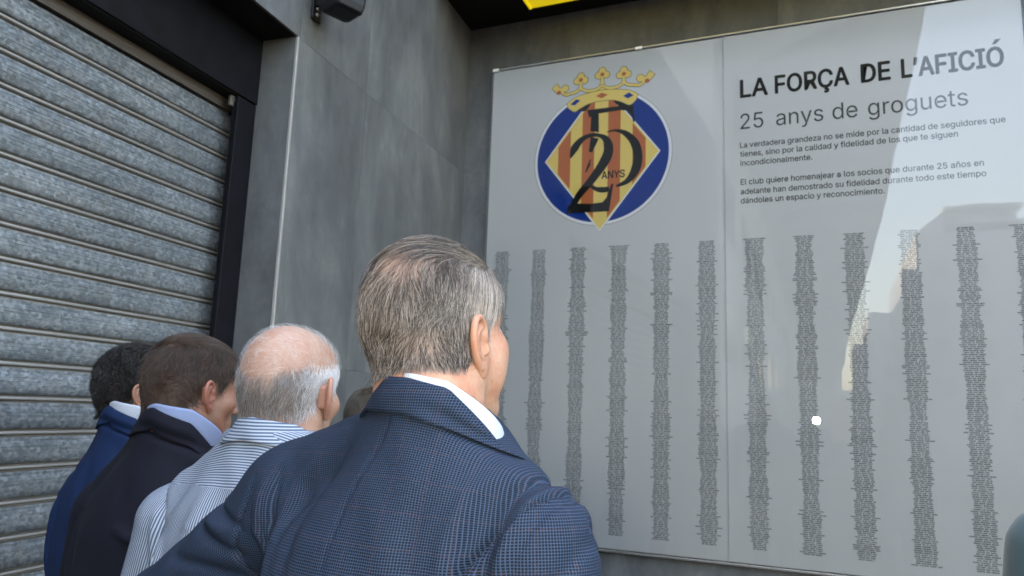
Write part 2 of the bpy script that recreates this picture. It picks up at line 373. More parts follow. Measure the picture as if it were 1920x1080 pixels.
for cx, cz in ((-1.274, 3.514), (-1.142, 3.530), (-1.012, 3.514)):
    petals += [circ(cx - .023, cz - .004, .021, 20), circ(cx + .023, cz - .004, .021, 20), circ(cx, cz + .024, .021, 20), circ(cx, cz, .02, 16)]
    stems += stroke([(cx, cz - .01), (cx, cz - .04), (cx, cz - .062)], [.018, .015, .03]); reds.append(circ(cx, cz, .0125, 20))
arch = []
for a, b in ((-1.395, -1.274), (-1.274, -1.142), (-1.142, -1.012), (-1.012, -.889)):
    m = (a + b) / 2
    za_, zb_ = (3.452 if a < -1.3 else 3.462), (3.452 if b > -.95 else 3.462)
    arch += stroke(spline([(a, za_), (a + .03, za_ - .02), (m, 3.437), (b - .03, zb_ - .02), (b, zb_)], 16), [.013] * 3 + [.016] * 10 + [.013] * 3)
for sgn, cx in ((-1, -1.41), (1, -.876)):
    petals += [circ(cx - sgn * .038, 3.473, .022, 20), circ(cx - sgn * .012, 3.462, .018, 16)]
    petals.append([(cx - sgn * .012, 3.470), (cx + sgn * .010, 3.445), (cx + sgn * .047, 3.487), (cx + sgn * .028, 3.500), (cx + sgn * .018, 3.514)] if sgn > 0 else
                  [(cx + .012, 3.470), (cx - .010, 3.445), (cx - .047, 3.487), (cx - .028, 3.500), (cx - .018, 3.514)][::-1])
    reds.append(circ(cx + sgn * .001, 3.452, .0135, 20))
cflat([grow(p, .0035) for p in petals + arch + stems], M['cl'], 8, 'crown_outline')
cflat(petals + arch + stems, M['cy'], 9, 'crown_points')
cflat([grow(band, .0035)], M['cl'], 8, 'crown_band_outline'); cflat([band], M['cy'], 10, 'crown_band')
for q_ in reds: cflat([q_], M['cr'], 11, 'crown_jewel')
cflat([[(KX - .036, 3.398), (KX, 3.380), (KX + .036, 3.398), (KX, 3.416)]], M['cr'], 11, 'band_lozenge')
for cx, s in ((-1.305, 1), (-.983, -1)): cflat([[(cx - .032, 3.372 - s * .006), (cx - .004, 3.358), (cx + .030, 3.378 + s * .006), (cx + .004, 3.395)]], M['cb'], 11, 'band_lozenge')
# big interlaced 5 and 2 in black
five = []
five += [[(-1.232, 3.318), (-1.218, 3.268), (-1.185, 3.287), (-1.03, 3.292), (-.985, 3.284), (-.965, 3.250), (-.952, 3.206), (-.945, 3.213), (-.955, 3.318)]]
five += [[(-1.205, 3.300), (-1.160, 3.300), (-1.157, 3.172), (-1.209, 3.183)]]
bowl = spline([(-1.108, 3.166), (-1.06, 3.172), (-1.0, 3.148), (-.945, 3.085), (-.925, 3.0), (-.94, 2.92), (-.985, 2.86), (-1.05, 2.835)], 40)
five += stroke(bowl, np.interp(np.linspace(0, 1, 40), [0, .15, .45, .7, .9, 1], [.006, .014, .052, .055, .026, .012]))
lo = spline([(-1.09, 2.822), (-1.13, 2.820), (-1.175, 2.832), (-1.218, 2.868)], 20)
five += stroke(lo, np.interp(np.linspace(0, 1, 20), [0, .4, 1], [.03, .034, .010]))
five += stroke([(-1.182, 3.14), (-1.196, 3.09), (-1.206, 3.055)], [.052, .035, .022]); five += stroke([(-1.205, 3.01), (-1.215, 2.975), (-1.233, 2.935)], [.006, .016, .008])
cflat(five, M['ck'], 12, 'numeral_five')
two = []
hk = spline([(-1.328, 3.03), (-1.30, 3.095), (-1.25, 3.145), (-1.18, 3.158), (-1.115, 3.125), (-1.098, 3.05), (-1.13, 2.975), (-1.20, 2.88), (-1.27, 2.80), (-1.315, 2.72)], 60)
wv = np.interp(np.linspace(0, 1, 60), [0, .1, .25, .38, .5, .62, .75, .88, 1], [.006, .05, .026, .022, .055, .062, .05, .042, .03])
two_bd = stroke(hk, wv + .016)
two += stroke(hk, wv)
two += [[(-1.345, 2.695), (-1.09, 2.690), (-1.066, 2.850), (-1.078, 2.852), (-1.105, 2.772), (-1.13, 2.745), (-1.20, 2.742), (-1.30, 2.752), (-1.335, 2.742)]]
cflat(two, M['ck'], 14, 'numeral_two')

# lettering
try:
    import os
    INTER = bpy.data.fonts.load(os.path.join(bpy.utils.system_resource('DATAFILES'), 'fonts', 'Inter.woff2'))
except Exception: INTER = None
def text_obj(body, x, z, height, name, mat, bold=0.0, sx=1.0, width=None, y=None, parent=pb):
    def tm(t_):
        cu = bpy.data.curves.new('t', 'FONT'); cu.body = t_; cu.size = 1; cu.font = INTER or cu.font; cu.resolution_u = 4; cu.dimensions = '2D'; cu.fill_mode = 'BOTH'
        o = bpy.data.objects.new('t', cu); COL.objects.link(o)
        me = bpy.data.meshes.new_from_object(o.evaluated_get(bpy.context.evaluated_depsgraph_get()))
        bpy.data.objects.remove(o); bpy.data.curves.remove(cu); return me
    if not hasattr(text_obj, 'cap'): text_obj.cap = max(v.co.y for v in tm('H').vertices)
    me = tm(body); a = np.array([v.co[:] for v in me.vertices]); F = [tuple(f.vertices) for f in me.polygons]
    k = height / text_obj.cap; w = a[:, 0].max() - a[:, 0].min(); kx = (width - 2 * bold) / w if width else k * sx
    y0 = (Y0 - .0007) if y is None else y; V = []; FF = []
    kz = k * (1 - 2 * bold / height)
    offs = [(0, 0)] if not bold else [(bold * math.cos(q), bold * math.sin(q)) for q in np.arange(0, 2 * math.pi, math.pi / 4)] + [(bold * .5, 0), (-bold * .5, 0), (0, 0)]
    for i, (dx, dz) in enumerate(offs):
        n0 = len(V); V += [(x + bold + (p[0] - a[:, 0].min()) * kx + dx, y0 - i * .00006, z + bold + p[1] * kz + dz) for p in a]; FF += [tuple(j + n0 for j in f) for f in F]
    return mesh_obj(name, V, FF, mat, parent)
text_obj('ANYS', -1.137, 2.884, .046, 'lettering', M['ck'], .0014, width=.138, y=Y0 - .0040, parent=emb)
text_obj("LA", -.363, 3.275, .105, 'headline', M['ink'], .0036, width=.146)
text_obj("FORÇA", -.183, 3.275, .105, 'headline', M['ink'], .0036, width=.366)
text_obj("DE", .236, 3.275, .105, 'headline', M['ink'], .0036, width=.138)
text_obj("L’AFICIO", .421, 3.274, .105, 'headline', M['ink'], .0036, width=.443)
flat([[(.818, 3.392), (.834, 3.392), (.858, 3.417), (.833, 3.417)]], 'headline_accent', M['ink'], Y0 - .0007)
text_obj("25", -.363, 3.096, .087, 'subheading', M['inktext'], 0, width=.118)
text_obj("anys", -.180, 3.096, .087, 'subheading', M['inktext'], 0, width=.232)
text_obj("de", .096, 3.096, .087, 'subheading', M['inktext'], 0, width=.118)
text_obj("groguets", .263, 3.096, .087, 'subheading', M['inktext'], 0, width=.440)
for s_, z_, w_ in (("La verdadera grandeza no se mide por la cantidad de seguidores que", 2.990, 1.218), ("tienes, sino por la calidad y fidelidad de los que te siguen", 2.940, 1.018), ("incondicionalmente.", 2.889, .360),
                   ("El club quiere homenajear a los socios que durante 25 años en", 2.783, 1.117), ("adelante han demostrado su fidelidad durante todo este tiempo", 2.730, 1.124), ("dándoles un espacio y reconocimiento.", 2.680, .688)):
    text_obj(s_, -.367, z_, .031, 'paragraph_line', M['inktext'], .0006, width=w_)
# name columns: rows of tiny letter strokes
LP = (2.487 - .913) / 172
for ci in range(12):
    xc = (-1.743, -1.508, -1.268, -1.028, -.789, -.546, -.302, -.060, .174, .418, .657, .897)[ci]
    mb_V = []; mb_F = []
    r = np.random.default_rng(100 + ci); env = .055
    ph = r.uniform(0, 6, 4)
    for li in range(172):
        env = .041 + .003 * math.sin(li / 7 + ph[0]) + .003 * math.sin(li / 3.1 + ph[1]) + .002 * math.sin(li / 17 + ph[2]) + r.uniform(-.004, .004)
        if r.random() < .16: env += r.uniform(.006, .020)
        z = 2.487 - li * LP - .0035; x = xc - env; pt = r.uniform(.0037, .0046)
        words = 3 if r.random() < .75 else 4
        gaps = set(np.round(np.linspace(0, 1, words + 1)[1:-1] * (2 * env / pt) + r.uniform(-2.6, 2.6, words - 1)).astype(int).tolist())
        nl = int(2 * env / pt)
        for q in range(nl):
            if q in gaps: continue
            xa = x + q * pt; k = len(mb_V); w = r.uniform(.0028, .0038); hgt = .0058
            mb_V += [(xa, 0, z - hgt / 2), (xa + w, 0, z - hgt / 2), (xa + w, 0, z + hgt / 2), (xa, 0, z + hgt / 2)]; mb_F.append((k, k + 1, k + 2, k + 3))
    o = mesh_obj('name_column', mb_V, mb_F, M['inkgrey'], pb); o.location = (0, Y0 - .0007, 0); o['kind'] = 'stuff'

# ------------------------------------------------------------------ implicit surfaces
def sell(P, c, r):
    q = (P - np.array(c)) / np.array(r); k0 = np.linalg.norm(q, axis=1); k1 = np.linalg.norm(q / np.array(r), axis=1)
    return k0 * (k0 - 1) / np.maximum(k1, 1e-6)
def scap(P, a, b, ra, rb):
    a = np.array(a, float); b = np.array(b, float); ab = b - a; t = np.clip(((P - a) @ ab) / (ab @ ab), 0, 1)
    return np.linalg.norm(P - a - t[:, None] * ab, axis=1) - (ra + (rb - ra) * t)
def smin(a, b, k):
    h = np.clip(.5 + .5 * (b - a) / k, 0, 1); return b + (a - b) * h - k * h * (1 - h)
def smax(a, b, k): return -smin(-a, -b, k)
def nets(fn, lo, hi, h, project=2):
    lo = np.array(lo, float); n = np.ceil((np.array(hi) - lo) / h).astype(int) + 1
    ax = [lo[i] + h * np.arange(n[i]) for i in range(3)]
    F = np.empty(n, np.float32)
    YZ = np.stack(np.meshgrid(ax[1], ax[2], indexing='ij'), -1).reshape(-1, 2)
    step = max(1, 400000 // len(YZ))
    for i in range(0, n[0], step):
        xs_ = ax[0][i:i + step]
        P = np.concatenate([np.repeat(xs_, len(YZ))[:, None], np.tile(YZ, (len(xs_), 1))], 1)
        F[i:i + step] = fn(P).reshape(len(xs_), n[1], n[2])
    ins = F < 0
    c = [ins[a:n[0] - 1 + a, b:n[1] - 1 + b, d:n[2] - 1 + d] for a in (0, 1) for b in (0, 1) for d in (0, 1)]
    s_ = sum(x.astype(np.int8) for x in c); act = (s_ > 0) & (s_ < 8)
    idx = -np.ones(act.shape, np.int64); cells = np.argwhere(act); idx[act] = np.arange(len(cells))
    acc = np.zeros((len(cells), 3)); cnt = np.zeros(len(cells))
    corners = [(a, b, d) for a in (0, 1) for b in (0, 1) for d in (0, 1)]
    for i, A in enumerate(corners):
        for j in range(i + 1, 8):
            B = corners[j]
            if sum(abs(A[k] - B[k]) for k in range(3)) != 1: continue
            fa = F[tuple((cells + A).T)]; fb = F[tuple((cells + B).T)]; m = (fa < 0) != (fb < 0)
            t_ = np.where(m, fa / np.where(m, fa - fb, 1), 0)[:, None]
            acc += m[:, None] * (np.array(A) + t_ * (np.array(B) - np.array(A))); cnt += m
    V = lo + h * (cells + acc / cnt[:, None])
    Q = []
    for ax_ in range(3):
        o1, o2 = (ax_ + 1) % 3, (ax_ + 2) % 3
        sl0 = [slice(None)] * 3; sl1 = [slice(None)] * 3; sl0[ax_] = slice(0, n[ax_] - 1); sl1[ax_] = slice(1, n[ax_])
        a_ = ins[tuple(sl0)]; b_ = ins[tuple(sl1)]; e = np.argwhere(a_ != b_)
        e = e[(e[:, o1] > 0) & (e[:, o2] > 0) & (e[:, o1] < n[o1] - 1) & (e[:, o2] < n[o2] - 1)]
        if not len(e): continue
        fl = a_[tuple(e.T)]
        d1 = np.zeros(3, int); d1[o1] = 1; d2 = np.zeros(3, int); d2[o2] = 1
        q = np.stack([idx[tuple((e - d1 - d2).T)], idx[tuple((e - d2).T)], idx[tuple(e.T)], idx[tuple((e - d1).T)]], 1)
        q[~fl] = q[~fl][:, ::-1]; Q.append(q)
    Q = np.concatenate(Q); Q = Q[(Q >= 0).all(1)]
    for _ in range(project):
        d, g_ = dgrad(fn, V); V = V - np.clip(d / np.maximum(np.linalg.norm(g_, axis=1), .3), -h, h)[:, None] * g_ / np.maximum(np.linalg.norm(g_, axis=1), 1e-6)[:, None]
    return V, Q
def dgrad(fn, P, e=.0008):
    d = fn(P); g_ = np.stack([(fn(P + np.eye(3)[i] * e) - fn(P - np.eye(3)[i] * e)) / (2 * e) for i in range(3)], 1); return d, g_
def fast_mesh(name, V, Q, mat, parent=None, uv=None, attrs=None, mats=None, midx=None):
    me = bpy.data.meshes.new(name); nv = len(V); nf = len(Q); k = Q.shape[1]
    me.vertices.add(nv); me.vertices.foreach_set('co', np.asarray(V, np.float32).ravel())
    me.loops.add(nf * k); me.loops.foreach_set('vertex_index', Q.astype(np.int32).ravel())
    me.polygons.add(nf); me.polygons.foreach_set('loop_start', np.arange(0, nf * k, k, dtype=np.int32)); me.polygons.foreach_set('loop_total', np.full(nf, k, np.int32))
    me.polygons.foreach_set('use_smooth', np.ones(nf, bool))
    for m in (mats or [mat]): me.materials.append(m)
    if midx is not None: me.polygons.foreach_set('material_index', np.asarray(midx, np.int32))
    if uv is not None:
        u = me.uv_layers.new(name='UVMap'); u.data.foreach_set('uv', np.asarray(uv, np.float32).ravel())
    for an, av in (attrs or {}).items():
        a_ = me.attributes.new(an, 'FLOAT', 'POINT'); a_.data.foreach_set('value', np.asarray(av, np.float32))
    me.update(calc_edges=True); me.validate()
    o = bpy.data.objects.new(name, me); COL.objects.link(o)
    if parent: o.parent = parent
    return o
def ss(x, a, b): 
    t_ = np.clip((x - a) / (b - a), 0, 1); return t_ * t_ * (3 - 2 * t_)

# ------------------------------------------------------------------ people: materials
def skin_mat(name, base, red, scalp=(.10, .075, .06)):
    t = NT(name); P = t.tc('Object')
    n1 = t.noise(P, 26, 6, .65); n2 = t.noise(P, 130, 5, .65); n3 = t.noise(P, 520, 3, .6)
    c = t.mix(t.ramp(n1, [(.40, (0, 0, 0)), (.60, (1, 1, 1))]), (*base, 1), (*[b * r for b, r in zip(base, (.95, .77, .72))], 1))
    c = t.mix(t.math('MULTIPLY', t.ramp(n2, [(.54, (0, 0, 0)), (.70, (1, 1, 1))]), .5), c, (base[0] * .72, base[1] * .52, base[2] * .45, 1))
    ar = t.node('Attribute', attribute_name='red'); c = t.mix(ar.outputs['Fac'], c, (*red, 1))
    asx = t.node('Attribute', attribute_name='scalp'); c = t.mix(t.math('MULTIPLY', asx.outputs['Fac'], t.math('ADD', .72, t.math('MULTIPLY', n3, .4))), c, (*scalp, 1))
    t.set(Base_Color=c, Roughness=t.math('ADD', .42, t.math('MULTIPLY', n2, .2)), Subsurface_Weight=.12, Specular_IOR_Level=.4)
    t.b.inputs['Subsurface Radius'].default_value = (.012, .004, .002); t.b.inputs['Subsurface Scale'].default_value = .5
    t.bump(t.math('ADD', t.math('MULTIPLY', n3, .5), n2), .6, .0016)
    return t.m
def hair_mat(name, dark, light, rough=.42):
    t = NT(name); a = t.node('Attribute', attribute_name='tone')
    c = t.ramp(a.outputs['Fac'], [(0, dark), (1, light)])
    t.set(Base_Color=c, Roughness=rough, Specular_IOR_Level=.45); return t.m
def check_mat(name):
    t = NT(name); uv = t.tc('UV'); sp_ = t.node('SeparateXYZ')
    per = .0031
    wob = t.node('VectorMath', operation='SCALE'); wn_ = t.node('TexNoise'); wn_.inputs['Scale'].default_value = 14; t.link(uv, wn_.inputs['Vector'])
    t.link(wn_.outputs['Color'], wob.inputs[0]); wob.inputs['Scale'].default_value = .002
    ad = t.node('VectorMath', operation='ADD'); t.link(uv, ad.inputs[0]); t.link(wob.outputs[0], ad.inputs[1]); t.link(ad.outputs[0], sp_.inputs[0])
    def wave(x, p): return t.math('ADD', t.math('MULTIPLY', t.math('SINE', t.math('MULTIPLY', x, 2 * math.pi / p)), .5), .5)
    u, v = sp_.outputs[0], sp_.outputs[1]
    wu = wave(u, per); wv_ = wave(v, per)
    f = t.math('MULTIPLY', t.math('SUBTRACT', 1, t.math('POWER', wu, 1.3)), t.math('SUBTRACT', 1, t.math('POWER', wv_, 1.3)))
    g2 = t.math('MAXIMUM', wu, wv_)
    c = t.ramp(t.math('SUBTRACT', g2, t.math('MULTIPLY', f, .4)), [(.15, (.0012, .0023, .006)), (.66, (.0048, .0096, .0225)), (1, (.027, .048, .084))])
    c = t.mix(t.math('MULTIPLY', t.noise(t.mapping(uv, (900, 900, 1)), 1, 2), .25), c, (.010, .018, .034, 1))
    # faint overlaid windowpane, rust and pale blue
    pu = t.math('GREATER_THAN', wave(u, .041), .985); pv_ = t.math('GREATER_THAN', wave(v, .041), .985)
    br = t.math('GREATER_THAN', t.noise(uv, 320, 1), .5)
    c = t.mix(t.math('MULTIPLY', t.math('MULTIPLY', t.math('MAXIMUM', pu, pv_), br), .10), c, (.12, .05, .05, 1))
    t.set(Base_Color=c, Roughness=.8, Specular_IOR_Level=.15)
    t.bump(t.math('ADD', wu, wv_), .25, .0004)
    return t.m
def cloth_mat(name, c0, c1, rough=.85, sheen=.15):
    t = NT(name); uv = t.tc('UV'); n = t.noise(uv, 40, 4); n2 = t.noise(t.mapping(uv, (1200, 1200, 1)), 1, 2)
    t.set(Base_Color=t.mix(t.math('MULTIPLY', t.math('ADD', n, n2), .5), (*c0, 1), (*c1, 1)), Roughness=rough, Sheen_Weight=sheen, Specular_IOR_Level=.2)
    t.bump(n2, .2, .0005); return t.m
def stripe_mat(name, per=.0056, horiz=False, duty=.52):
    t = NT(name); uv = t.tc('UV'); sp_ = t.node('SeparateXYZ')
    wob = t.node('VectorMath', operation='SCALE'); wn_ = t.node('TexNoise'); wn_.inputs['Scale'].default_value = 9; t.link(uv, wn_.inputs['Vector'])
    t.link(wn_.outputs['Color'], wob.inputs[0]); wob.inputs['Scale'].default_value = .006
    ad = t.node('VectorMath', operation='ADD'); t.link(uv, ad.inputs[0]); t.link(wob.outputs[0], ad.inputs[1]); t.link(ad.outputs[0], sp_.inputs[0])
    x = sp_.outputs[1 if horiz else 0]
    w = t.math('SINE', t.math('MULTIPLY', x, 2 * math.pi / per))
    f = t.ramp(t.math('ADD', t.math('MULTIPLY', w, .5), .5), [(duty - .08, (0, 0, 0)), (duty + .08, (1, 1, 1))])
    c = t.mix(f, (.05, .082, .135, 1), (.30, .325, .36, 1))
    t.set(Base_Color=c, Roughness=.8, Specular_IOR_Level=.2); return t.m
M['check'] = check_mat('blue_microcheck_wool')
M['navy'] = cloth_mat('dark_navy_wool', (.0022, .0026, .006), (.0045, .005, .011), .85, 0)
M['royal'] = cloth_mat('royal_blue_wool', (.0015, .009, .034), (.003, .016, .054), .85, 0)
M['teal'] = cloth_mat('teal_blue_cotton', (.018, .045, .055), (.035, .065, .078))
M['whiteshirt'] = cloth_mat('white_shirt_cotton', (.34, .365, .42), (.39, .41, .45), .8, 0)
M['blueshirt'] = cloth_mat('pale_blue_shirt_cotton', (.165, .21, .34), (.21, .26, .38), .8, 0)
M['stripe'] = stripe_mat('striped_shirt_back', .0046); M['stripeh'] = stripe_mat('striped_shirt_yoke', .0056, True)
M['stripes'] = stripe_mat('striped_shirt_sleeve', .0052)
M['trouser'] = cloth_mat('dark_trousers', (.015, .016, .022), (.025, .026, .034)); M['shoe'] = plain('black_leather', (.012, .011, .01), .3)
M['eye'] = plain('eye_white', (.7, .68, .65), .2); M['iris'] = plain('iris', (.03, .018, .01), .15)

# ------------------------------------------------------------------ people: geometry
def head_sdf(p, gain=1.0, jowl=0.0):
    jw = jowl > .008
    """p in head coordinates (origin between the ears, +y face, +z up)."""
    q = p.copy(); q[:, 0] = np.abs(q[:, 0])
    d = sell(q, (0, -.014, .042), (.0775, .101, .086))
    d = smin(d, sell(q, (0, .028, .045), (.066, .070, .066)), .02)
    d = smin(d, sell(q, (0, -.048, -.002), (.062, .060, .062)), .03)
    d = smin(d, sell(q, (0, .030, -.030), (.061, .060, .075)), .025)
    d = smin(d, scap(q, (.050, .004, -.040), (.018, .070, -.098), .020 + jowl, .019 + jowl * .6), .025)
    d = smin(d, sell(q, (0, .080, -.098), (.022, .018, .018)), .02)
    d = smin(d, sell(q, (.042, .058, -.018), (.026, .028, .024)), .02)
    if jw: d = smin(smin(d, sell(q, (.044, .052, -.045), (.027, .030, .042)), .02), sell(q, (0, .040, -.105), (.048, .050, .032)), .025)
    d = smin(d, scap(q, (0, .086, .024), (.034, .080, .024), .012, .010), .014)
    d = smin(d, sell(q, (0, .080, -.060), (.030, .024, .024)), .018)
    d = smax(d, -sell(q, (.032, .104, .004), (.017, .018, .013)), .012)
    d = smin(d, sell(q, (.031, .082, .003), (.014, .012, .0115)), .004)
    d = smin(d, scap(q, (0, .096, .014), (0, .116, -.028), .0075, .0115), .010)
    d = smin(d, sell(q, (.012, .104, -.034), (.008, .010, .008)), .006)
    d = smin(d, scap(q, (0, .1, -.056), (.020, .088, -.058), .0055, .004), .005)
    d = smin(d, scap(q, (0, .098, -.067), (.018, .087, -.065), .006, .004), .005)
    d = smax(d, -scap(q, (0, .108, -.0615), (.022, .092, -.0615), .0018, .001), .003)
    return d
def ear_sdf(p):                            # a: back (+), b: up, c: outward
    P = p
    path = [(.004, .004), (.000, .018), (.008, .030), (.020, .0335), (.030, .027), (.0345, .014), (.0335, 0), (.029, -.013), (.022, -.023)]
    d = np.full(len(P), 9.)
    def pt(a, b): return (a, b, .006 + .10 * max(a, 0) + .02 * max(b, 0))
    sp_ = spline(path, 26)
    for i in range(len(sp_) - 1): d = np.minimum(d, scap(P, pt(*sp_[i]), pt(*sp_[i + 1]), .0038, .0038))
    # plate
    pl = sell(P, (.017, .004, .0045), (.0165, .027, .0028)); d = smin(d, pl, .005)
    an = spline([(.012, .020), (.021, .016), (.025, .004), (.022, -.009), (.014, -.014)], 9)
    da = np.full(len(P), 9.)
    for i in range(len(an) - 1): da = np.minimum(da, scap(P, (an[i][0], an[i][1], .0075), (an[i + 1][0], an[i + 1][1], .0075), .0028, .0028))
    d = smin(d, da, .003)
    d = smin(d, sell(P, (.013, -.028, .0055), (.0095, .0105, .0045)), .006)
    d = smin(d, sell(P, (.002, -.006, .006), (.0045, .007, .005)), .004)
    d = smax(d, -sell(P, (.012, .000, .011), (.009, .012, .008)), .004)
    d = smin(d, scap(P, (.003, .02, -.004), (.003, -.02, -.004), .006, .006), .006)   # root
    d = smin(d, scap(P, (.014, .016, -.006), (.014, -.012, -.006), .007, .007), .007)
    return d

def rotz(a): c, s = math.cos(a), math.sin(a); return np.array([[c, -s, 0], [s, c, 0], [0, 0, 1]])
def rotx(a): c, s = math.cos(a), math.sin(a); return np.array([[1, 0, 0], [0, c, -s], [0, s, c]])
def roty(a): c, s = math.cos(a), math.sin(a); return np.array([[c, 0, s], [0, 1, 0], [-s, 0, c]])

Z_K = [.55, .78, .95, 1.10, 1.24, 1.34, 1.40, 1.435, 1.465, 1.495, 1.53, 1.60]
A_K = [.205, .205, .195, .182, .182, .176, .160, .140, .116, .096, .080, .076]
B_K = [.13, .138, .135, .130, .134, .124, .110, .102, .096, .088, .080, .075]
C_K = [0, 0, 0, -.005, -.010, -.018, -.018, -.014, -.010, -.006, -.002, .0]
zz = np.linspace(.5, 1.62, 400)
def _sm(k): 
    y = np.interp(zz, Z_K, k); ker = np.hanning(25); ker /= ker.sum(); return np.convolve(np.pad(y, 12, 'edge'), ker, 'valid')
A_S, B_S, C_S = _sm(A_K), _sm(B_K), _sm(C_K)

CREASES = [((.060, -.012, -.062), (.052, .030, -.118)), ((.066, -.022, -.050), (.060, .002, -.105)), ((.058, .052, -.020), (.050, .075, -.035))]
class Person:
    def __init__(s, name, label, loc, yaw, head, hyaw, hpitch, scale=1.0, hroll=0.0, hscale=1.0, group=None, cat='person'):
        """loc: floor point under the neck (world), head: head centre in WORLD, yaw/hyaw world angles (deg, ccw, 0 = facing +y)."""
        s.e = empty(name, (loc[0], loc[1], 0), math.radians(yaw)); tag(s.e, label, cat, group)
        s.sc = scale; s.yaw = math.radians(yaw)
        hw_ = np.array(head) - np.array([loc[0], loc[1], 0]); s.hc = rotz(-s.yaw) @ hw_
        s.hR = rotz(math.radians(hyaw) - s.yaw) @ rotx(math.radians(hpitch)) @ roty(math.radians(hroll)); s.hs = hscale
        s.neck_base = None
    def toh(s, P): return ((P - s.hc) @ s.hR) / s.hs
    def fromh(s, Q): return (Q * s.hs) @ s.hR.T + s.hc
    def skin_fn(s, jowl=0.0, nr=.060):
        nx = getattr(s, 'nx', 0)
        nb = np.array(s.nb)
        a = s.fromh(np.array([[nx, -.032, -.02]]))[0]; b = s.fromh(np.array([[nx * 1.5, -.040, -.085]]))[0]
        st = [s.fromh(np.array([[sg * .058, -.012, -.045]]))[0] for sg in (-1, 1)]
        def fn(P):
            d = head_sdf(s.toh(P), 1, jowl) * s.hs
            nk = smin(scap(P, a, b, nr - .004, nr), scap(P, b, nb, nr, nr - .013), .02)
            d = smin(d, nk, .022)
            for sg, x in zip((-1, 1), st): d = smin(d, scap(P, x, nb + np.array([sg * .03, .045, -.03]), .016, .014), .02)
            if jowl:
                for (u_, v_) in CREASES:
                    for sg in (-1, 1):
                        q = s.toh(P); q[:, 0] *= sg; d = d + .0016 * np.exp(-(scap(q, u_, v_, 0, 0) / .0028) ** 2)
            return d
        return fn
    def build_skin(s, mat, h, jowl=0.0, nr=.060, ear_scale=1.0, ear_h=.0014, ear_flare=28, scalp=None, red_ear=.5, nb=None, red_neck=.15, ear_z=-.004):
        s.nb = nb if nb is not None else (0, 0, 1.44)
        fn = s.skin_fn(jowl, nr); s.fn = fn
        lo = np.minimum(s.hc - .15 * s.hs, np.array(s.nb) - .12); hi = np.maximum(s.hc + .15 * s.hs, np.array(s.nb) + .12); lo[2] = s.nb[2] - .03
        V, Q = nets(fn, lo, hi, h)
        H = s.toh(V); d, g_ = dgrad(fn, V)
        sv = scalp(H) if scalp is not None else np.zeros(len(V))
        rd = np.clip(red_neck * ss(-H[:, 2], .03, .08) * ss(-H[:, 1], -.01, .04), 0, 1) + .10 * ss(H[:, 2], -.06, -.02) * ss(H[:, 1], .04, .07) * ss(.02 - H[:, 2], 0, .03)
        s.body = fast_mesh('body', V, Q, mat, s.e, attrs={'scalp': sv, 'red': rd})
        for sg in (1, -1):
            fl = math.radians(ear_flare); k = ear_scale * s.hs
            # ear frame in head coords
            ea = np.array([sg * math.sin(fl), -math.cos(fl), 0]); ec = np.array([sg * math.cos(fl), math.sin(fl), 0]); eb = np.array([0, 0, 1.])
            tl = math.radians(12); ea2 = ea * math.cos(tl) - eb * math.sin(tl) * 0 + eb * math.sin(tl); eb2 = eb * math.cos(tl) - ea * math.sin(tl)
            eb2 = eb * math.cos(tl) + (-ea) * (-math.sin(tl)); ea2 = ea * math.cos(tl) - eb * math.sin(tl)
            if not hasattr(Person, '_ear%d' % int(ear_h * 1e5)):
                setattr(Person, '_ear%d' % int(ear_h * 1e5), nets(ear_sdf, (-.012, -.046, -.018), (.046, .044, .022), ear_h, 1))
            EV, EQ = getattr(Person, '_ear%d' % int(ear_h * 1e5))
            og = np.array([sg * .0745, .006, ear_z])
            W_ = og + (EV[:, :1] * ea2 + EV[:, 1:2] * eb2 + EV[:, 2:3] * ec) * ear_scale
            Qx = EQ if sg < 0 else EQ[:, ::-1]
            fast_mesh('ear', s.fromh(W_), Qx, mat, s.e, attrs={'scalp': np.zeros(len(EV)), 'red': np.clip(red_ear * (.6 + 8 * np.abs(EV[:, 1])), 0, 1)})
        for sg in (-1, 1):
            u = np.linspace(0, math.pi, 9); v_ = np.linspace(0, 2 * math.pi, 15)[:-1]
            EVs = np.array([(math.sin(a) * math.cos(b), math.cos(a), math.sin(a) * math.sin(b)) for a in u for b in v_])
            EF = np.array([(i * 14 + j, (i + 1) * 14 + j, (i + 1) * 14 + (j + 1) % 14, i * 14 + (j + 1) % 14) for i in range(8) for j in range(14)])
            fast_mesh('eye', s.fromh(EVs * .0118 + np.array([sg * .031, .0852, .003])), EF, None, s.e, mats=[M['eye'], M['iris']], midx=[1 if i < 2 else 0 for i in range(8) for j in range(14)])
        return s.body
    def garment_fn(s, arms, puff=0.0, folds=(), wr=0.0, k=.03, bscale=(1, 1)):
        sc = s.sc; cx = s.nb[0]; cy = s.nb[1]; s.arms = arms; s.dz = getattr(s, 'dz', 0)
        def torso(P):
            z = P[:, 2] / sc - s.dz; a = np.interp(z, zz, A_S) * bscale[0] * sc + puff; b = np.interp(z, zz, B_S) * bscale[1] * sc + puff; c = np.interp(z, zz, C_S) * sc
            x = P[:, 0] - cx * ss(z, 1.0, 1.35) - getattr(s, 'tx', 0) * (1 - ss(z, 1.36, 1.50)); y = P[:, 1] - c - cy * ss(z, 1.0, 1.35)
            r = (np.abs(x / a) ** 2.35 + np.abs(y / b) ** 2.35) ** (1 / 2.35)
            d = (r - 1) * np.minimum(a, b)
            d = np.where(z > 1.38, d * .75, d)
            for (a_, b_, ra, rb) in getattr(s, 'traps', ()): d = smin(d, scap(P, a_, b_, ra, rb), .035)
            return smax(d, np.maximum(s.hem - P[:, 2], P[:, 2] - s.topz - getattr(s, 'tilt', 0) * (P[:, 0] - cx)), .01)
        def arm(P, A):
            S0, E0, W0, r0, r1, r2 = A
            d = smin(scap(P, S0, E0, r0, r1), scap(P, E0, W0, r1, r2), .02)
            return d
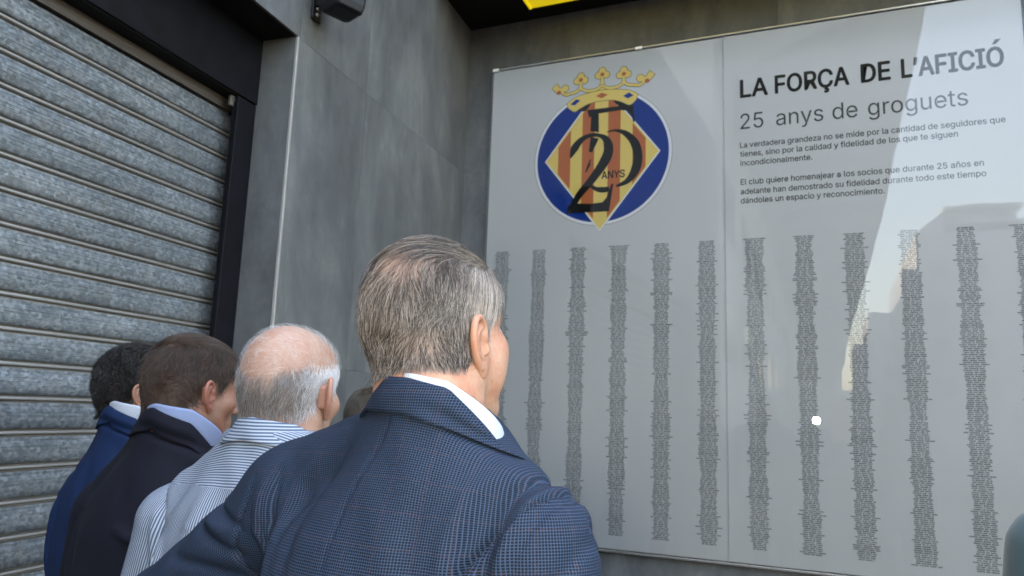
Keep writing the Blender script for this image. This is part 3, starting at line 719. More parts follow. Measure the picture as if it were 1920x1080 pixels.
        def both(P):
            t_ = torso(P); aL = arm(P, arms[0]); aR = arm(P, arms[1]); return t_, aL, aR
        def fn(P):
            t_, aL, aR = both(P)
            f = np.zeros(len(P)); back = ss(-(P[:, 1] - cy), -.06, .0)
            for (pts, w, amp) in folds:
                dist = np.full(len(P), 9.); tt = np.zeros(len(P)); L = len(pts) - 1
                for i in range(L):
                    a_ = np.array(pts[i]); b_ = np.array(pts[i + 1]); ab = b_ - a_
                    q = P[:, [0, 2]] - a_; t2 = np.clip(q @ ab / (ab @ ab), 0, 1); dd = np.linalg.norm(q - t2[:, None] * ab, axis=1)
                    m = dd < dist; dist = np.where(m, dd, dist); tt = np.where(m, (i + t2) / L, tt)
                f += amp * getattr(s, 'gain', 2.3) * np.exp(-(dist / w) ** 2) * np.sin(np.pi * np.clip(tt * .9 + .05, 0, 1)) ** .5 * back
            if wr:
                f += wr * (np.sin(P[:, 2] * 38 + 5 * P[:, 0] + 2.2 * np.sin(P[:, 0] * 31)) * np.sin(P[:, 0] * 23 + P[:, 2] * 9 + 1.3 * np.sin(P[:, 2] * 17)))
            # armhole groove
            g_ = np.zeros(len(P))
            for a_ in (aL, aR): g_ += .0035 * np.exp(-((a_ - t_) / .006) ** 2)
            d = smin(smin(t_, aL, k), aR, k)
            if getattr(s, 'seamf', None): g_ *= ss(P[:, 1], -.02, .02)
            return d - f + g_
        return fn, both
    def build_garment(s, mat, arms, h=.005, hem=.76, topz=1.56, puff=0.0, folds=(), wr=0.0, name='jacket', sleeve_mat=None, yoke=None, yoke_mat=None, k=.03, bscale=(1, 1), body_uv=None, sleeve_rot=0.0):
        s.hem = hem * s.sc; s.topz = topz
        fn, both = s.garment_fn(arms, puff, folds, wr, k, bscale)
        pts = np.array([x for A in arms for x in A[:3]]); lo = np.minimum(pts.min(0) - .1, [-.26, -.2, s.hem - .03]); hi = np.maximum(pts.max(0) + .1, [.26, .2, topz + .03])
        V, Q = nets(fn, lo, hi, h)
        t_, aL, aR = both(V)
        reg = np.argmin(np.stack([t_, aL, aR]), 0)
        if getattr(s, 'seamf', None):
            sl_ = np.interp(V[:, 2], *s.seamf[0]); sr_ = np.interp(V[:, 2], *s.seamf[1]); bk = V[:, 1] < 0
            reg = np.where(bk, np.where(V[:, 0] < sl_, 1, np.where(V[:, 0] > sr_, 2, 0)), reg)
        fr = np.sort(reg[Q], 1)[:, 1:3].max(1); 
        fr = np.where((reg[Q] == 1).sum(1) >= 2, 1, np.where((reg[Q] == 2).sum(1) >= 2, 2, 0))
        cx, cy = s.nb[0], s.nb[1]; sc = s.sc
        # torso uv
        z = V[:, 2]; zi = z / sc - s.dz; a = np.interp(zi, zz, A_S) * sc; b = np.interp(zi, zz, B_S) * sc
        x = V[:, 0] - cx; y = V[:, 1] - cy - np.interp(zi, zz, C_S) * sc
        side = ss(np.abs(x), .10, .22)
        ua = x + np.sign(x) * np.maximum(0, y + .09) * ss(np.abs(x), .13, .21) * .3
        vt = z + np.maximum(0, y + .12) * ss(zi, 1.38, 1.52) * .6
        uvt = np.stack([ua, vt], 1)
        def arm_uv(A):
            S0, E0, W0 = map(np.array, A[:3]); d1 = E0 - S0; L1 = np.linalg.norm(d1); d1 /= L1; d2 = (W0 - E0); d2 /= np.linalg.norm(d2)
            t1 = (V - S0) @ d1; ref = np.cross(d1, [0, 1, 0]); ref /= np.linalg.norm(ref); r2 = np.cross(d1, ref)
            q = V - S0; ang = np.arctan2(q @ r2, q @ ref); ang = np.arctan2(np.sin(ang - math.pi / 2 * np.sign((np.array([0, -1., 0]) @ r2))), np.cos(ang - math.pi / 2 * np.sign((np.array([0, -1., 0]) @ r2))))
            u = ang * (A[3] * .92); v = -t1
            c, s_ = math.cos(sleeve_rot), math.sin(sleeve_rot)
            return np.stack([u * c - v * s_, u * s_ + v * c], 1)
        uvs = [uvt, arm_uv(arms[0]), arm_uv(arms[1])]
        yf = None
        out = []
        for r_, nm in ((0, name), (1, 'sleeve'), (2, 'sleeve')):
            q = Q[fr == r_]
            if not len(q): continue
            used, inv = np.unique(q.ravel(), return_inverse=True); q2 = inv.reshape(-1, 4); uvv = uvs[r_][used]
            mts = [mat if r_ == 0 else (sleeve_mat or mat)]; mi = None
            if r_ == 0 and yoke is not None:
                cen = V[used][q2].mean(1); isy = (cen[:, 2] > yoke(cen))
                mts = [mat, yoke_mat]; mi = isy.astype(int)
            out.append(fast_mesh(nm, V[used], q2, None, s.e, uv=uvv[q2].reshape(-1, 2), mats=mts, midx=mi))
        s.gfn = fn
        return out
    def collar(s, name, mat, c, rin, zb, zt, tilt=0.0, a0=-178, a1=178, th=.003, bulge=.004, n=72, m=9, hug=False, ang0=0.0, ry=1.0, flare=.0, uvk=1.0):
        """band round the neck; angle 0 = back; zb/zt functions of angle (deg) giving heights, rin(angle, t) radius."""
        V = []; UV = []
        A = np.linspace(a0, a1, n)
        for layer in (0, 1):
            for ai in A:
                al = math.radians(ai)
                for j in range(m):
                    t_ = j / (m - 1); r = rin(ai, t_) + (th * layer) + bulge * math.sin(math.pi * t_) * layer
                    z = zb(ai) + (zt(ai) - zb(ai)) * t_
                    V.append((c[0] + r * math.sin(al), c[1] - r * ry * math.cos(al), z)); UV.append((r * al * uvk, z))
        if hug:
            Vn = np.array(V); w_ = np.tile(np.clip(1 - np.linspace(0, 1, m) / .55, 0, 1), 2 * n); lay = np.repeat([0, 1], n * m)
            for _ in range(4):
                d_ = s.gfn(Vn); rad = Vn[:, :2] - np.array(c[:2]); rl = np.linalg.norm(rad, axis=1)[:, None]
                Vn[:, :2] -= rad / rl * (np.clip(d_ - .001 - .0035 * lay, -.0035, .006) * w_)[:, None] * .8
            V = list(map(tuple, Vn))
        F = []; L = n * m
        for i in range(n - 1):
            for j in range(m - 1):
                a = i * m + j; b = (i + 1) * m + j
                F.append((L + a, L + b, L + b + 1, L + a + 1)); F.append((a, a + 1, b + 1, b))
            a = i * m; b = (i + 1) * m; F.append((a, b, L + b, L + a)); a += m - 1; b += m - 1; F.append((a, L + a, L + b, b))
        for i in (0, n - 1):
            for j in range(m - 1): a = i * m + j; F.append((a, L + a, L + a + 1, a + 1) if i == 0 else (a, a + 1, L + a + 1, L + a))
        F = np.array(F); UV = np.array(UV)
        return fast_mesh(name, np.array(V), F, mat, s.e, uv=UV[F].reshape(-1, 2))
    def legs(s):
        sc = s.sc; 
        def fn(P):
            d = sell(P, (0, -.005, .90 * sc), (.165 * sc, .115 * sc, .13))
            for sg in (-1, 1):
                d = smin(d, smin(scap(P, (sg * .09, 0, .84 * sc), (sg * .10, .01, .48), .088, .064), scap(P, (sg * .10, .01, .48), (sg * .11, -.01, .06), .064, .055), .03), .03)
            return np.maximum(d, .045 - P[:, 2])
        V, Q = nets(fn, (-.25, -.2, .02), (.25, .2, 1.06 * sc), .016, 1)
        fast_mesh('trousers', V, Q, M['trouser'], s.e, uv=(V[Q][:, :, [0, 2]]).reshape(-1, 2))
        for sg in (-1, 1):
            def fs(P): return np.maximum(smin(sell(P, (sg * .115, .06, .035), (.045, .13, .045)), sell(P, (sg * .115, -.02, .05), (.042, .07, .06)), .03), .002 - P[:, 2])
            V, Q = nets(fs, (sg * .115 - .07, -.12, -.02), (sg * .115 + .07, .22, .13), .012, 1)
            fast_mesh('shoe', V, Q, M['shoe'], s.e)
    def hand(s, W0, D, mat, side):
        W0 = np.array(W0, float); D = np.array(D, float); D /= np.linalg.norm(D)
        f = np.array([0, 1., 0]); f -= D * (f @ D); f /= np.linalg.norm(f); n_ = np.cross(D, f)       # f: across the palm, n_: palm normal
        def fn(P):
            q = P - W0; L = np.stack([q @ f, q @ D, q @ n_], 1)
            d = sell(L, (0, .055, 0), (.040, .050, .015)); d = smin(d, scap(L, (0, -.03, 0), (0, .03, 0), .026, .026), .02)
            for i, (x, ln) in enumerate(((-.030, .060), (-.011, .070), (.010, .076), (.030, .070))):
                a = np.array([x, .095, 0]); b = np.array([x * 1.05, .095 + ln * .5, .006 * -side]); c = np.array([x * 1.02, .095 + ln * .92, .026 * -side])
                d = smin(d, smin(scap(L, a, b, .0092, .0086), scap(L, b, c, .0086, .0075), .003), .005)
            d = smin(d, smin(scap(L, (.030, .035, 0), (.058, .070, -.010 * side), .0125, .0105), scap(L, (.058, .070, -.010 * side), (.062, .098, -.016 * side), .0105, .0085), .004), .01)
            return d
        lo = W0 - .2; hi = W0 + .2
        V, Q = nets(fn, lo, hi, .005, 1); fast_mesh('hand', V, Q, mat, s.e, attrs={'scalp': np.zeros(len(V)), 'red': np.full(len(V), .1)})

def grow_hair(pr, name, mat, count, mask, flow, length, lift, rad, tone, npts=8, noise=.25, clump=.35, seed=1, taper=.6, curl=0.0, bodyfn=None, hcap=.02):
    """strands rooted on the head surface; mask/flow/length/tone are functions of head-space points."""
    r = np.random.default_rng(seed); fn = bodyfn or pr.fn
    # sample roots: random directions pushed to the surface
    n0 = count * 5; u = r.normal(size=(n0, 3)); u /= np.linalg.norm(u, axis=1)[:, None]
    u[:, 2] = np.where(r.random(n0) < .5, np.abs(u[:, 2]), u[:, 2])
    H = np.array([0, -.012, .02]) + u * np.array([.085, .108, .10]); P = pr.fromh(H)
    for _ in range(5):
        d, g_ = dgrad(fn, P); gn = np.linalg.norm(g_, axis=1); P = P - (d / np.maximum(gn, .4))[:, None] * g_ / gn[:, None]
    H = pr.toh(P); keep = r.random(len(H)) < mask(H); P = P[keep][:count]; H = H[keep][:count]; m = len(P)
    L = length(H) * r.uniform(.75, 1.2, m); T = np.empty((m, npts, 3)); T[:, 0] = P
    jit = r.normal(size=(m, 3)) * noise
    # clump noise: smooth field from root position
    K = r.normal(size=(6, 3)) * 70; ph = r.uniform(0, 6.28, (6, 3))
    cl = np.stack([np.sin(P @ K.T + ph[:, i]).sum(1) for i in range(3)], 1) / 2.4 * clump
    tn = np.clip(tone(H, r, m), 0, 1)
    ax = r.normal(size=(m, 3)); ax /= np.linalg.norm(ax, axis=1)[:, None]; ph2 = r.uniform(0, 6.28, m)
    cur = P.copy()
    lf = lift(H) if callable(lift) else np.full(m, lift)
    for i in range(1, npts):
        f = i / (npts - 1); d, g_ = dgrad(fn, cur, .002); nrm = g_ / np.maximum(np.linalg.norm(g_, axis=1), 1e-6)[:, None]
        Fh = flow(pr.toh(cur)); Fw = Fh @ pr.hR.T
        v = Fw + jit + cl; v -= nrm * np.sum(v * nrm, 1)[:, None]; v /= np.linalg.norm(v, axis=1)[:, None] + 1e-9
        v = v + nrm * (lf * (1 - f) * 1.2)[:, None]
        if curl:
            t1 = np.cross(v, nrm); w = curl * (1.0)
            v = v * .6 + t1 * (w * np.cos(ph2 + f * 9))[:, None] + nrm * (w * np.sin(ph2 + f * 9))[:, None]
        v /= np.linalg.norm(v, axis=1)[:, None]
        cur = cur + v * (L / (npts - 1))[:, None]
        d2 = fn(cur); tgt = np.minimum(lf * L * f * .8 + .0008, hcap)
        cur = cur + nrm * ((np.maximum(tgt, 0) - d2) * (.35 if not curl else .15) + np.maximum(.0006 - d2, 0) * .65)[:, None]
        T[:, i] = cur
    hc = bpy.data.hair_curves.new(name); hc.add_curves([npts] * m)
    hc.attributes['position'].data.foreach_set('vector', T.reshape(-1, 3).astype(np.float32).ravel()) if 'position' in hc.attributes else hc.position_data.foreach_set('vector', T.reshape(-1, 3).astype(np.float32).ravel())
    ra = hc.attributes.get('radius') or hc.attributes.new('radius', 'FLOAT', 'POINT')
    rr = np.repeat((rad * r.uniform(.7, 1.25, m))[:, None], npts, 1) * (1 - taper * np.linspace(0, 1, npts) ** 1.5)[None]
    ra.data.foreach_set('value', rr.astype(np.float32).ravel())
    ta = hc.attributes.new('tone', 'FLOAT', 'CURVE'); ta.data.foreach_set('value', tn.astype(np.float32))
    hc.materials.append(mat)
    o = bpy.data.objects.new(name, hc); COL.objects.link(o); o.parent = pr.e
    return o
def hairline(H, nape=-.045, side=-.0, temple=.06, top=.085):
    """1 inside the usual hair-bearing area."""
    x, y, z = np.abs(H[:, 0]), H[:, 1], H[:, 2]
    # lower limit as a function of y (back lower, over the ear higher, temple)
    low = np.interp(y, [-.12, -.05, -.022, -.006, .016, .03, .055, .08, .095], [nape, nape + .004, nape + .022, .026, .036, -.004, .045, top - .012, top])
    return ss(z - low, -.003, .006) * ss(.086 - y, -.004, .012)

def lerp_fn(ks, vs): return lambda a: float(np.interp(a, ks, vs))
skin1 = skin_mat('skin_older_man', (.375, .215, .145), (.36, .14, .09), (.17, .14, .12))
skin2 = skin_mat('skin_pink_man', (.335, .212, .155), (.33, .14, .095), (.14, .11, .09))
skin3 = skin_mat('skin_tan_man', (.25, .132, .088), (.29, .095, .066), (.035, .022, .016))
skin4 = skin_mat('skin_dark_haired_man', (.25, .135, .09), (.27, .11, .077), (.012, .01, .009))
CM = 'people looking up at the name board'

# --- the nearest man: grey hair, blue micro-check jacket
p = Person('person', 'older man with combed grey hair in blue checked jacket, nearest the camera', (-.425, .822), -10, (-.462, .853, 1.645), -16, 3, hscale=.945, group=CM)
p.tx = -.045; p.tilt = -.60; p.nx = .014
p.traps = [((-.06, -.01, 1.512), (-.268, -.005, 1.435), .050, .055), ((.04, -.01, 1.482), (.140, -.005, 1.418), .046, .052)]
def sc1(H): return hairline(H, -.058) * (1 - .55 * np.exp(-(((H[:, 0] - .0) / .055) ** 2 + ((H[:, 1] + .07) / .045) ** 2 + ((H[:, 2] - .10) / .05) ** 2))) * .8
p.build_skin(skin1, .0028, jowl=.010, nr=.062, ear_scale=1.14, ear_flare=14, ear_z=-.016, scalp=sc1, nb=(0, -.004, 1.46), red_ear=.35)
arms = [((-.240, -.01, 1.412), (-.505, -.015, 1.232), (-.465, .20, 1.10), .074, .064, .048), ((.137, -.005, 1.376), (.158, -.015, 1.09), (.145, .09, .85), .069, .060, .047)]
folds1 = [([(.185, 1.502), (.153, 1.485), (.132, 1.462), (.122, 1.43), (.115, 1.38)], .0065, -.0075), ([(.20, 1.495), (.170, 1.478), (.150, 1.455), (.139, 1.425), (.132, 1.38)], .006, .0060),
          ([(.215, 1.485), (.186, 1.468), (.166, 1.446), (.152, 1.41), (.145, 1.38)], .005, -.0045), ([(.12, 1.49), (.095, 1.46), (.085, 1.41), (.083, 1.33)], .012, .0055), ([(.055, 1.48), (.045, 1.42), (.045, 1.33)], .016, -.0035),
          ([(-.10, 1.50), (-.13, 1.46), (-.135, 1.40), (-.12, 1.33)], .014, -.005), ([(-.16, 1.49), (-.185, 1.45), (-.19, 1.39), (-.17, 1.33)], .012, .006), ([(-.215, 1.46), (-.212, 1.40), (-.19, 1.33)], .006, -.007),
          ([(-.235, 1.45), (-.235, 1.39), (-.21, 1.33)], .006, .005), ([(-.36, 1.41), (-.31, 1.397), (-.262, 1.386)], .0065, -.007), ([(-.37, 1.375), (-.32, 1.362), (-.265, 1.352)], .007, -.007), ([(-.36, 1.39), (-.30, 1.378)], .007, .005),
          ([(-.42, 1.33), (-.35, 1.33), (-.28, 1.325)], .008, -.006),
          ([(-.018, 1.54), (-.026, 1.508), (-.05, 1.444), (-.058, 1.361), (-.05, 1.1)], .0028, -.0022), ([(-.26, 1.455), (-.258, 1.43), (-.268, 1.40), (-.278, 1.36), (-.262, 1.31), (-.26, 1.2)], .004, -.005),
          ([(.17, 1.459), (.147, 1.446), (.125, 1.424), (.107, 1.398), (.091, 1.37), (.085, 1.30), (.09, 1.15)], .004, -.004), ([(.19, 1.45), (.16, 1.425), (.14, 1.39), (.13, 1.34)], .012, .0035), ([(.20, 1.42), (.185, 1.38), (.18, 1.33)], .007, -.005)]
p.gain = 1.0; p.seamf = (([1.2, 1.31, 1.36, 1.40, 1.43, 1.455, 1.5], [-.26, -.262, -.278, -.268, -.258, -.26, -.26]), ([1.15, 1.30, 1.37, 1.398, 1.424, 1.446, 1.461, 1.468, 1.5], [.09, .085, .091, .107, .125, .147, .175, .20, .26]))
p.build_garment(M['check'], arms, h=.0046, folds=folds1, wr=.0012, name='jacket', topz=1.560, sleeve_rot=.0)
shz = lerp_fn([-180, -110, -52, 0, 38, 90, 128, 180], [1.46, 1.545, 1.590, 1.588, 1.580, 1.542, 1.515, 1.45])
p.collar('shirt_collar', M['whiteshirt'], (0, -.004), lambda a, t: .0695 - .002 * t + .004 * abs(a) / 180, lambda a: shz(a) - .055, shz, bulge=.001, th=.002)
jz = lerp_fn([-180, -110, -52, 0, 38, 90, 128, 180], [1.40, 1.525, 1.586, 1.583, 1.572, 1.508, 1.462, 1.38])
jb = lerp_fn([-180, -110, -52, 0, 38, 90, 128, 180], [1.38, 1.50, 1.548, 1.546, 1.532, 1.502, 1.474, 1.37])
p.collar('jacket_collar', M['check'], (0, -.004), lambda a, t: .0755 + (1 - t) ** 1.5 * (.014 + .006 * abs(a) / 180) + .006 * abs(a) / 180, lambda a: jb(a) - .004, jz, bulge=.003, th=.004, hug=True, a0=-168, a1=168)
p.hand((-.465, .20, 1.10), (.5, .3, -.5), skin1, -1); p.hand((.155, .09, .85), (0, .1, -1), skin1, 1); p.legs()
def bald1(H): return np.exp(-(((H[:, 0] - .002) / .070) ** 2 + ((H[:, 1] + .076) / .055) ** 2 + ((H[:, 2] - .088) / .045) ** 2))
def topw(H): return ss(H[:, 2], .075, .105)
def m1(H): return hairline(H, -.062) * (1 - .95 * np.clip(bald1(H) * 1.4 - .1, 0, 1)) * (1 - .5 * topw(H))
def f1(H):
    t_ = topw(H)[:, None]; b = ss(-H[:, 1], -.02, .07)[:, None]
    dn = np.stack([.15 * np.sign(H[:, 0]) * 0 + .10, -.35 * np.ones(len(H)), -np.ones(len(H))], 1)
    bk = np.stack([-.45 - .5 * ss(-H[:, 1], .0, .09), -np.ones(len(H)), -.2 * np.ones(len(H))], 1)
    return dn * (1 - t_) + bk * t_
def tn1(H, r, m):
    white = ss(np.abs(H[:, 0]) + r.normal(size=m) * .008, .045, .072) * ss(H[:, 1] + r.normal(size=m) * .02, -.05, .03) * ss(H[:, 2], -.02, .05)
    base = .09 + .05 * ss(H[:, 2], -.03, .05) + .55 * white - .12 * topw(H)
    return base - .10 + (r.random(m) < .30) * r.uniform(.2, .65, m) * (1 - .6 * topw(H))
hm1 = hair_mat('salt_and_pepper_hair', (.018, .012, .008), (.68, .60, .53))
grow_hair(p, 'hair', hm1, 24000, m1, f1, lambda H: .015 + .013 * ss(H[:, 2], -.05, .0) + .018 * topw(H), lambda H: .20 - .08 * topw(H), .00014, tn1, npts=9, noise=.20, clump=.42, seed=3)
def m1b(H): return hairline(H, -.05) * topw(H) * ss(H[:, 1], -.065, -.02) * .9
hm1b = hair_mat('combed_top_hair', (.014, .009, .007), (.34, .29, .25))
grow_hair(p, 'hair', hm1b, 2600, m1b, f1, lambda H: .080 + 0 * H[:, 0], .10, .00018, lambda H, r, m: (r.random(m) < .3) * r.uniform(.2, .9, m), npts=14, noise=.06, clump=.34, seed=4, taper=.5)

grow_hair(p, 'hair', hm1, 700, m1, f1, lambda H: .022 + 0 * H[:, 0], .75, .00007, tn1, npts=8, noise=.55, clump=.5, seed=31, hcap=.016)

# --- balding man in a striped shirt
p = Person('person', 'balding grey-haired man in blue and white striped shirt', (-.918, 1.115), -2, (-.932, 1.150, 1.566), 3, -2, hscale=.99, scale=.98, group=CM)
p.dz = -.02; p.traps = [((-.05, -.01, 1.465), (-.17, -.01, 1.375), .045, .055), ((.05, -.01, 1.465), (.17, -.01, 1.375), .045, .055)]
def bald2(H):
    n_ = .004 * np.sin(H[:, 0] * 60 + 1) + .003 * np.sin(H[:, 0] * 140 + H[:, 1] * 90)
    return ss(H[:, 2] + n_ - (.014 + .55 * np.maximum(0, np.abs(H[:, 0]) - .035) + .25 * np.maximum(0, H[:, 1])), -.026, .024)
def m2(H): return hairline(H, -.05) * (1 - bald2(H))
p.build_skin(skin2, .0032, jowl=.003, nr=.062, ear_scale=1.1, scalp=lambda H: .55 * m2(H), nb=(0, -.004, 1.43), red_ear=.8, red_neck=.45)
arms = [((-.222, -.01, 1.312), (-.285, -.02, 1.06), (-.25, .10, .84), .078, .062, .046), ((.215, -.01, 1.312), (.26, -.02, 1.06), (.22, .10, .84), .078, .062, .046)]
p.build_garment(M['stripe'], arms, h=.006, hem=.84, wr=.002, name='shirt', topz=1.50, bscale=(1.12, 1.05), sleeve_mat=M['stripes'], yoke=lambda c: 1.402 - .10 * np.maximum(0, np.abs(c[:, 0]) - .1) ** 1, yoke_mat=M['stripeh'],
                folds=[([(-.05, 1.38), (-.07, 1.25), (-.06, 1.1)], .02, .004), ([(.05, 1.38), (.03, 1.2), (.04, 1.1)], .02, .004), ([(-.15, 1.30), (-.12, 1.22), (-.06, 1.18)], .012, .005), ([(-.17, 1.18), (-.08, 1.15), (.05, 1.16)], .010, .005), ([(-.2, 1.34), (-.19, 1.25), (-.21, 1.12)], .01, .004)])
z2 = lerp_fn([-180, -90, 0, 60, 120, 180], [1.43, 1.505, 1.522, 1.512, 1.475, 1.43])
p.collar('shirt_collar', M['stripeh'], (0, -.004), lambda a, t: .0725 + (1 - t) * .012 + .004 * abs(a) / 180, lambda a: z2(a) - .040, z2, bulge=.003, th=.004, hug=True)
p.hand((-.25, .10, .84), (0, .1, -1), skin2, -1); p.hand((.22, .10, .84), (0, .1, -1), skin2, 1); p.legs()
hm2 = hair_mat('grey_fringe_hair', (.05, .038, .03), (.74, .73, .73), .5)
def f2(H): return np.stack([.05 * np.ones(len(H)), -.25 * np.ones(len(H)), -np.ones(len(H))], 1)
def tn2(H, r, m):
    white = ss(np.abs(H[:, 0]) + r.normal(size=m) * .012, .032, .072) * ss(H[:, 1] + r.normal(size=m) * .02, -.085, -.02)
    return .04 + .07 * ss(H[:, 2], -.02, .04) + .60 * white + (r.random(m) < .35) * r.uniform(.1, .45, m)
grow_hair(p, 'hair', hm2, 11000, m2, f2, lambda H: .021 + 0 * H[:, 0], .22, .00015, tn2, npts=7, noise=.30, clump=.35, seed=5)
grow_hair(p, 'hair', hm2, 1500, lambda H: hairline(H, 0) * bald2(H) * (.35 + .65 * ss(H[:, 1], -.02, .04)), lambda H: np.stack([-.3 * np.ones(len(H)), -1 * np.ones(len(H)), .1 * np.ones(len(H))], 1), lambda H: .020 + .008 * ss(H[:, 1], 0, .06), .45, .00007, lambda H, r, m: .5 + .4 * r.random(m), npts=7, noise=.5, clump=.3, seed=6, hcap=.014)

# --- brown-haired man in dark navy jacket
p = Person('person', 'brown-haired man in dark navy jacket and pale blue shirt', (-1.252, 1.215), -6, (-1.282, 1.252, 1.562), -17, -4, hscale=.94, scale=.98, group=CM)
p.dz = -.035; p.tilt = -.3; p.traps = [((-.05, -.01, 1.475), (-.17, -.01, 1.36), .048, .055), ((.05, -.01, 1.475), (.17, -.01, 1.36), .048, .055)]
def m3(H): return hairline(H, -.050)
p.build_skin(skin3, .0034, jowl=.006, nr=.057, ear_scale=1.0, scalp=lambda H: .9 * m3(H), nb=(0, -.004, 1.44), red_ear=.85, red_neck=.35)
arms = [((-.205, -.01, 1.295), (-.240, -.02, 1.04), (-.21, .10, .82), .078, .064, .050), ((.200, -.01, 1.295), (.25, -.02, 1.04), (.21, .10, .82), .078, .064, .050)]
p.build_garment(M['navy'], arms, h=.007, hem=.74, wr=.0015, name='jacket', topz=1.475, bscale=(1.1, 1.1), folds=[([(-.17, 1.33), (-.16, 1.2), (-.17, 1.08)], .014, .005), ([(.15, 1.36), (.13, 1.26), (.14, 1.1)], .014, .006), ([(.02, 1.3), (.1, 1.28), (.17, 1.3)], .01, .005)])
z3 = lerp_fn([-180, -90, 0, 60, 120, 180], [1.40, 1.515, 1.538, 1.528, 1.480, 1.42])
p.collar('shirt_collar', M['blueshirt'], (0, -.004), lambda a, t: .0715 - (1 - t) * .006 + .008 * abs(a) / 180, lambda a: z3(a) - .045, z3, bulge=.002, th=.003)
z3j = lerp_fn([-180, -90, 0, 60, 120, 180], [1.34, 1.500, 1.530, 1.500, 1.405, 1.33])
p.collar('jacket_collar', M['navy'], (0, -.004), lambda a, t: .079 + (1 - t) ** 1.4 * (.014 + .006 * abs(a) / 180) + .014 * abs(a) / 180, lambda a: z3j(a) - .045, z3j, bulge=.003, th=.004, hug=True, a0=-165, a1=165)
p.hand((-.21, .10, .82), (0, .1, -1), skin3, -1); p.hand((.21, .10, .82), (0, .1, -1), skin3, 1); p.legs()
hm3 = hair_mat('brown_hair', (.006, .004, .0028), (.12, .066, .042), .55)
def f3(H):
    t_ = ss(H[:, 2], .08, .12)[:, None]; dn = np.stack([.0 * H[:, 0], -.35 - .3 * ss(H[:, 1], 0, .06), -np.ones(len(H))], 1); bk = np.stack([.25 - 0 * H[:, 0], .8 * np.ones(len(H)), .2 * np.ones(len(H))], 1)
    return dn * (1 - t_) + bk * t_
grow_hair(p, 'hair', hm3, 15000, m3, f3, lambda H: .020 + .014 * ss(H[:, 2], .02, .11), lambda H: .28 + .25 * ss(H[:, 2], .05, .12), .00026, lambda H, r, m: .12 + (r.random(m) < .3) * r.uniform(.3, .9, m), npts=7, noise=.32, clump=.65, seed=7, hcap=.011)

grow_hair(p, 'hair', hm3, 500, m3, f3, lambda H: .022 + 0 * H[:, 0], .8, .0001, lambda H, r, m: r.random(m), npts=7, noise=.6, clump=.5, seed=33, hcap=.017)

# --- curly man in bright blue jacket
p = Person('person', 'man with curly black hair in bright blue jacket beside the shutter', (-1.600, 1.395), -10, (-1.648, 1.440, 1.556), -42, 0, hscale=.94, scale=.97, group=CM)
p.dz = -.03; p.tilt = -.3; p.traps = [((-.05, -.01, 1.47), (-.14, -.01, 1.37), .042, .045), ((.05, -.01, 1.47), (.14, -.01, 1.37), .042, .045)]
def m4(H): return hairline(H, -.058)
p.build_skin(skin4, .0038, nr=.053, ear_scale=.95, scalp=lambda H: .95 * m4(H), nb=(0, -.004, 1.44), red_ear=.3)
arms = [((-.160, -.01, 1.30), (-.175, -.02, 1.04), (-.17, .09, .82), .066, .056, .045), ((.165, -.01, 1.31), (.19, -.02, 1.04), (.17, .1, .82), .066, .056, .045)]
p.build_garment(M['royal'], arms, h=.008, hem=.76, wr=.002, name='jacket', topz=1.475, bscale=(.95, 1), folds=[([(-.13, 1.16), (-.18, 1.15), (-.22, 1.16)], .008, .006), ([(-.10, 1.33), (-.11, 1.2), (-.1, 1.1)], .014, .005)])
p.collar('shirt_collar', M['whiteshirt'], (0, -.004), lambda a, t: .0610 - (1 - t) * .006 + .007 * abs(a) / 180, lambda a: z3(a) - .045, lambda a: z3(a) + .000, bulge=.002, th=.003)
p.collar('jacket_collar', M['royal'], (0, -.004), lambda a, t: .072 + (1 - t) ** 1.4 * .012 + .012 * abs(a) / 180, lambda a: z3j(a) - .045, lambda a: z3j(a) - .004, bulge=.003, th=.004, hug=True, a0=-160, a1=160)
p.hand((-.17, .09, .82), (0, .1, -1), skin4, -1); p.hand((.17, .10, .82), (0, .1, -1), skin4, 1); p.legs()
hm4 = hair_mat('black_curly_hair', (.0015, .0013, .0013), (.028, .021, .018), .35)
grow_hair(p, 'hair', hm4, 12000, m4, lambda H: np.stack([H[:, 0] * 3, -.4 * np.ones(len(H)), -.7 + 6 * np.maximum(0, H[:, 2] - .05)], 1), lambda H: .040 + .012 * ss(H[:, 2], .0, .1), .5, .00042, lambda H, r, m: r.beta(1, 2, m), npts=10, noise=.4, clump=1.3, seed=8, curl=1.1, hcap=.03)

# --- people farther along the wall
p = Person('person', 'shorter woman with highlighted brown hair, mostly hidden behind the checked jacket', (-1.455, 2.20), 0, (-1.440, 2.235, 1.484), -5, 0, hscale=.98, scale=.9, cat='person')
p.dz = -.02; 
p.build_skin(skin4, .0055, nr=.05, ear_scale=.9, ear_h=.003, scalp=lambda H: .8 * hairline(H, -.05), nb=(0, -.004, 1.33))
arms = [((-.15, -.01, 1.22), (-.17, -.02, .98), (-.16, .09, .78), .055, .046, .036), ((.15, -.01, 1.22), (.17, -.02, .98), (.16, .09, .78), .055, .046, .036)]
p.build_garment(M['teal'], arms, h=.012, hem=.76, name='blouse', topz=1.37, bscale=(.88, .88)); p.hand((-.16, .09, .78), (0, .1, -1), skin4, -1); p.hand((.16, .09, .78), (0, .1, -1), skin4, 1); p.legs()
hm5 = hair_mat('highlighted_brown_hair', (.008, .005, .003), (.16, .12, .08), .45)
grow_hair(p, 'hair', hm5, 7000, lambda H: hairline(H, -.05), lambda H: np.stack([H[:, 0] * 9, -.4 + 0 * H[:, 0], -1 + 0 * H[:, 0]], 1), lambda H: .09 + 0 * H[:, 0], .16, .0004, lambda H, r, m: .15 + .5 * ss(-H[:, 2], -.08, .03) + r.random(m) * .3, npts=10, noise=.08, clump=.25, seed=9, hcap=.012)
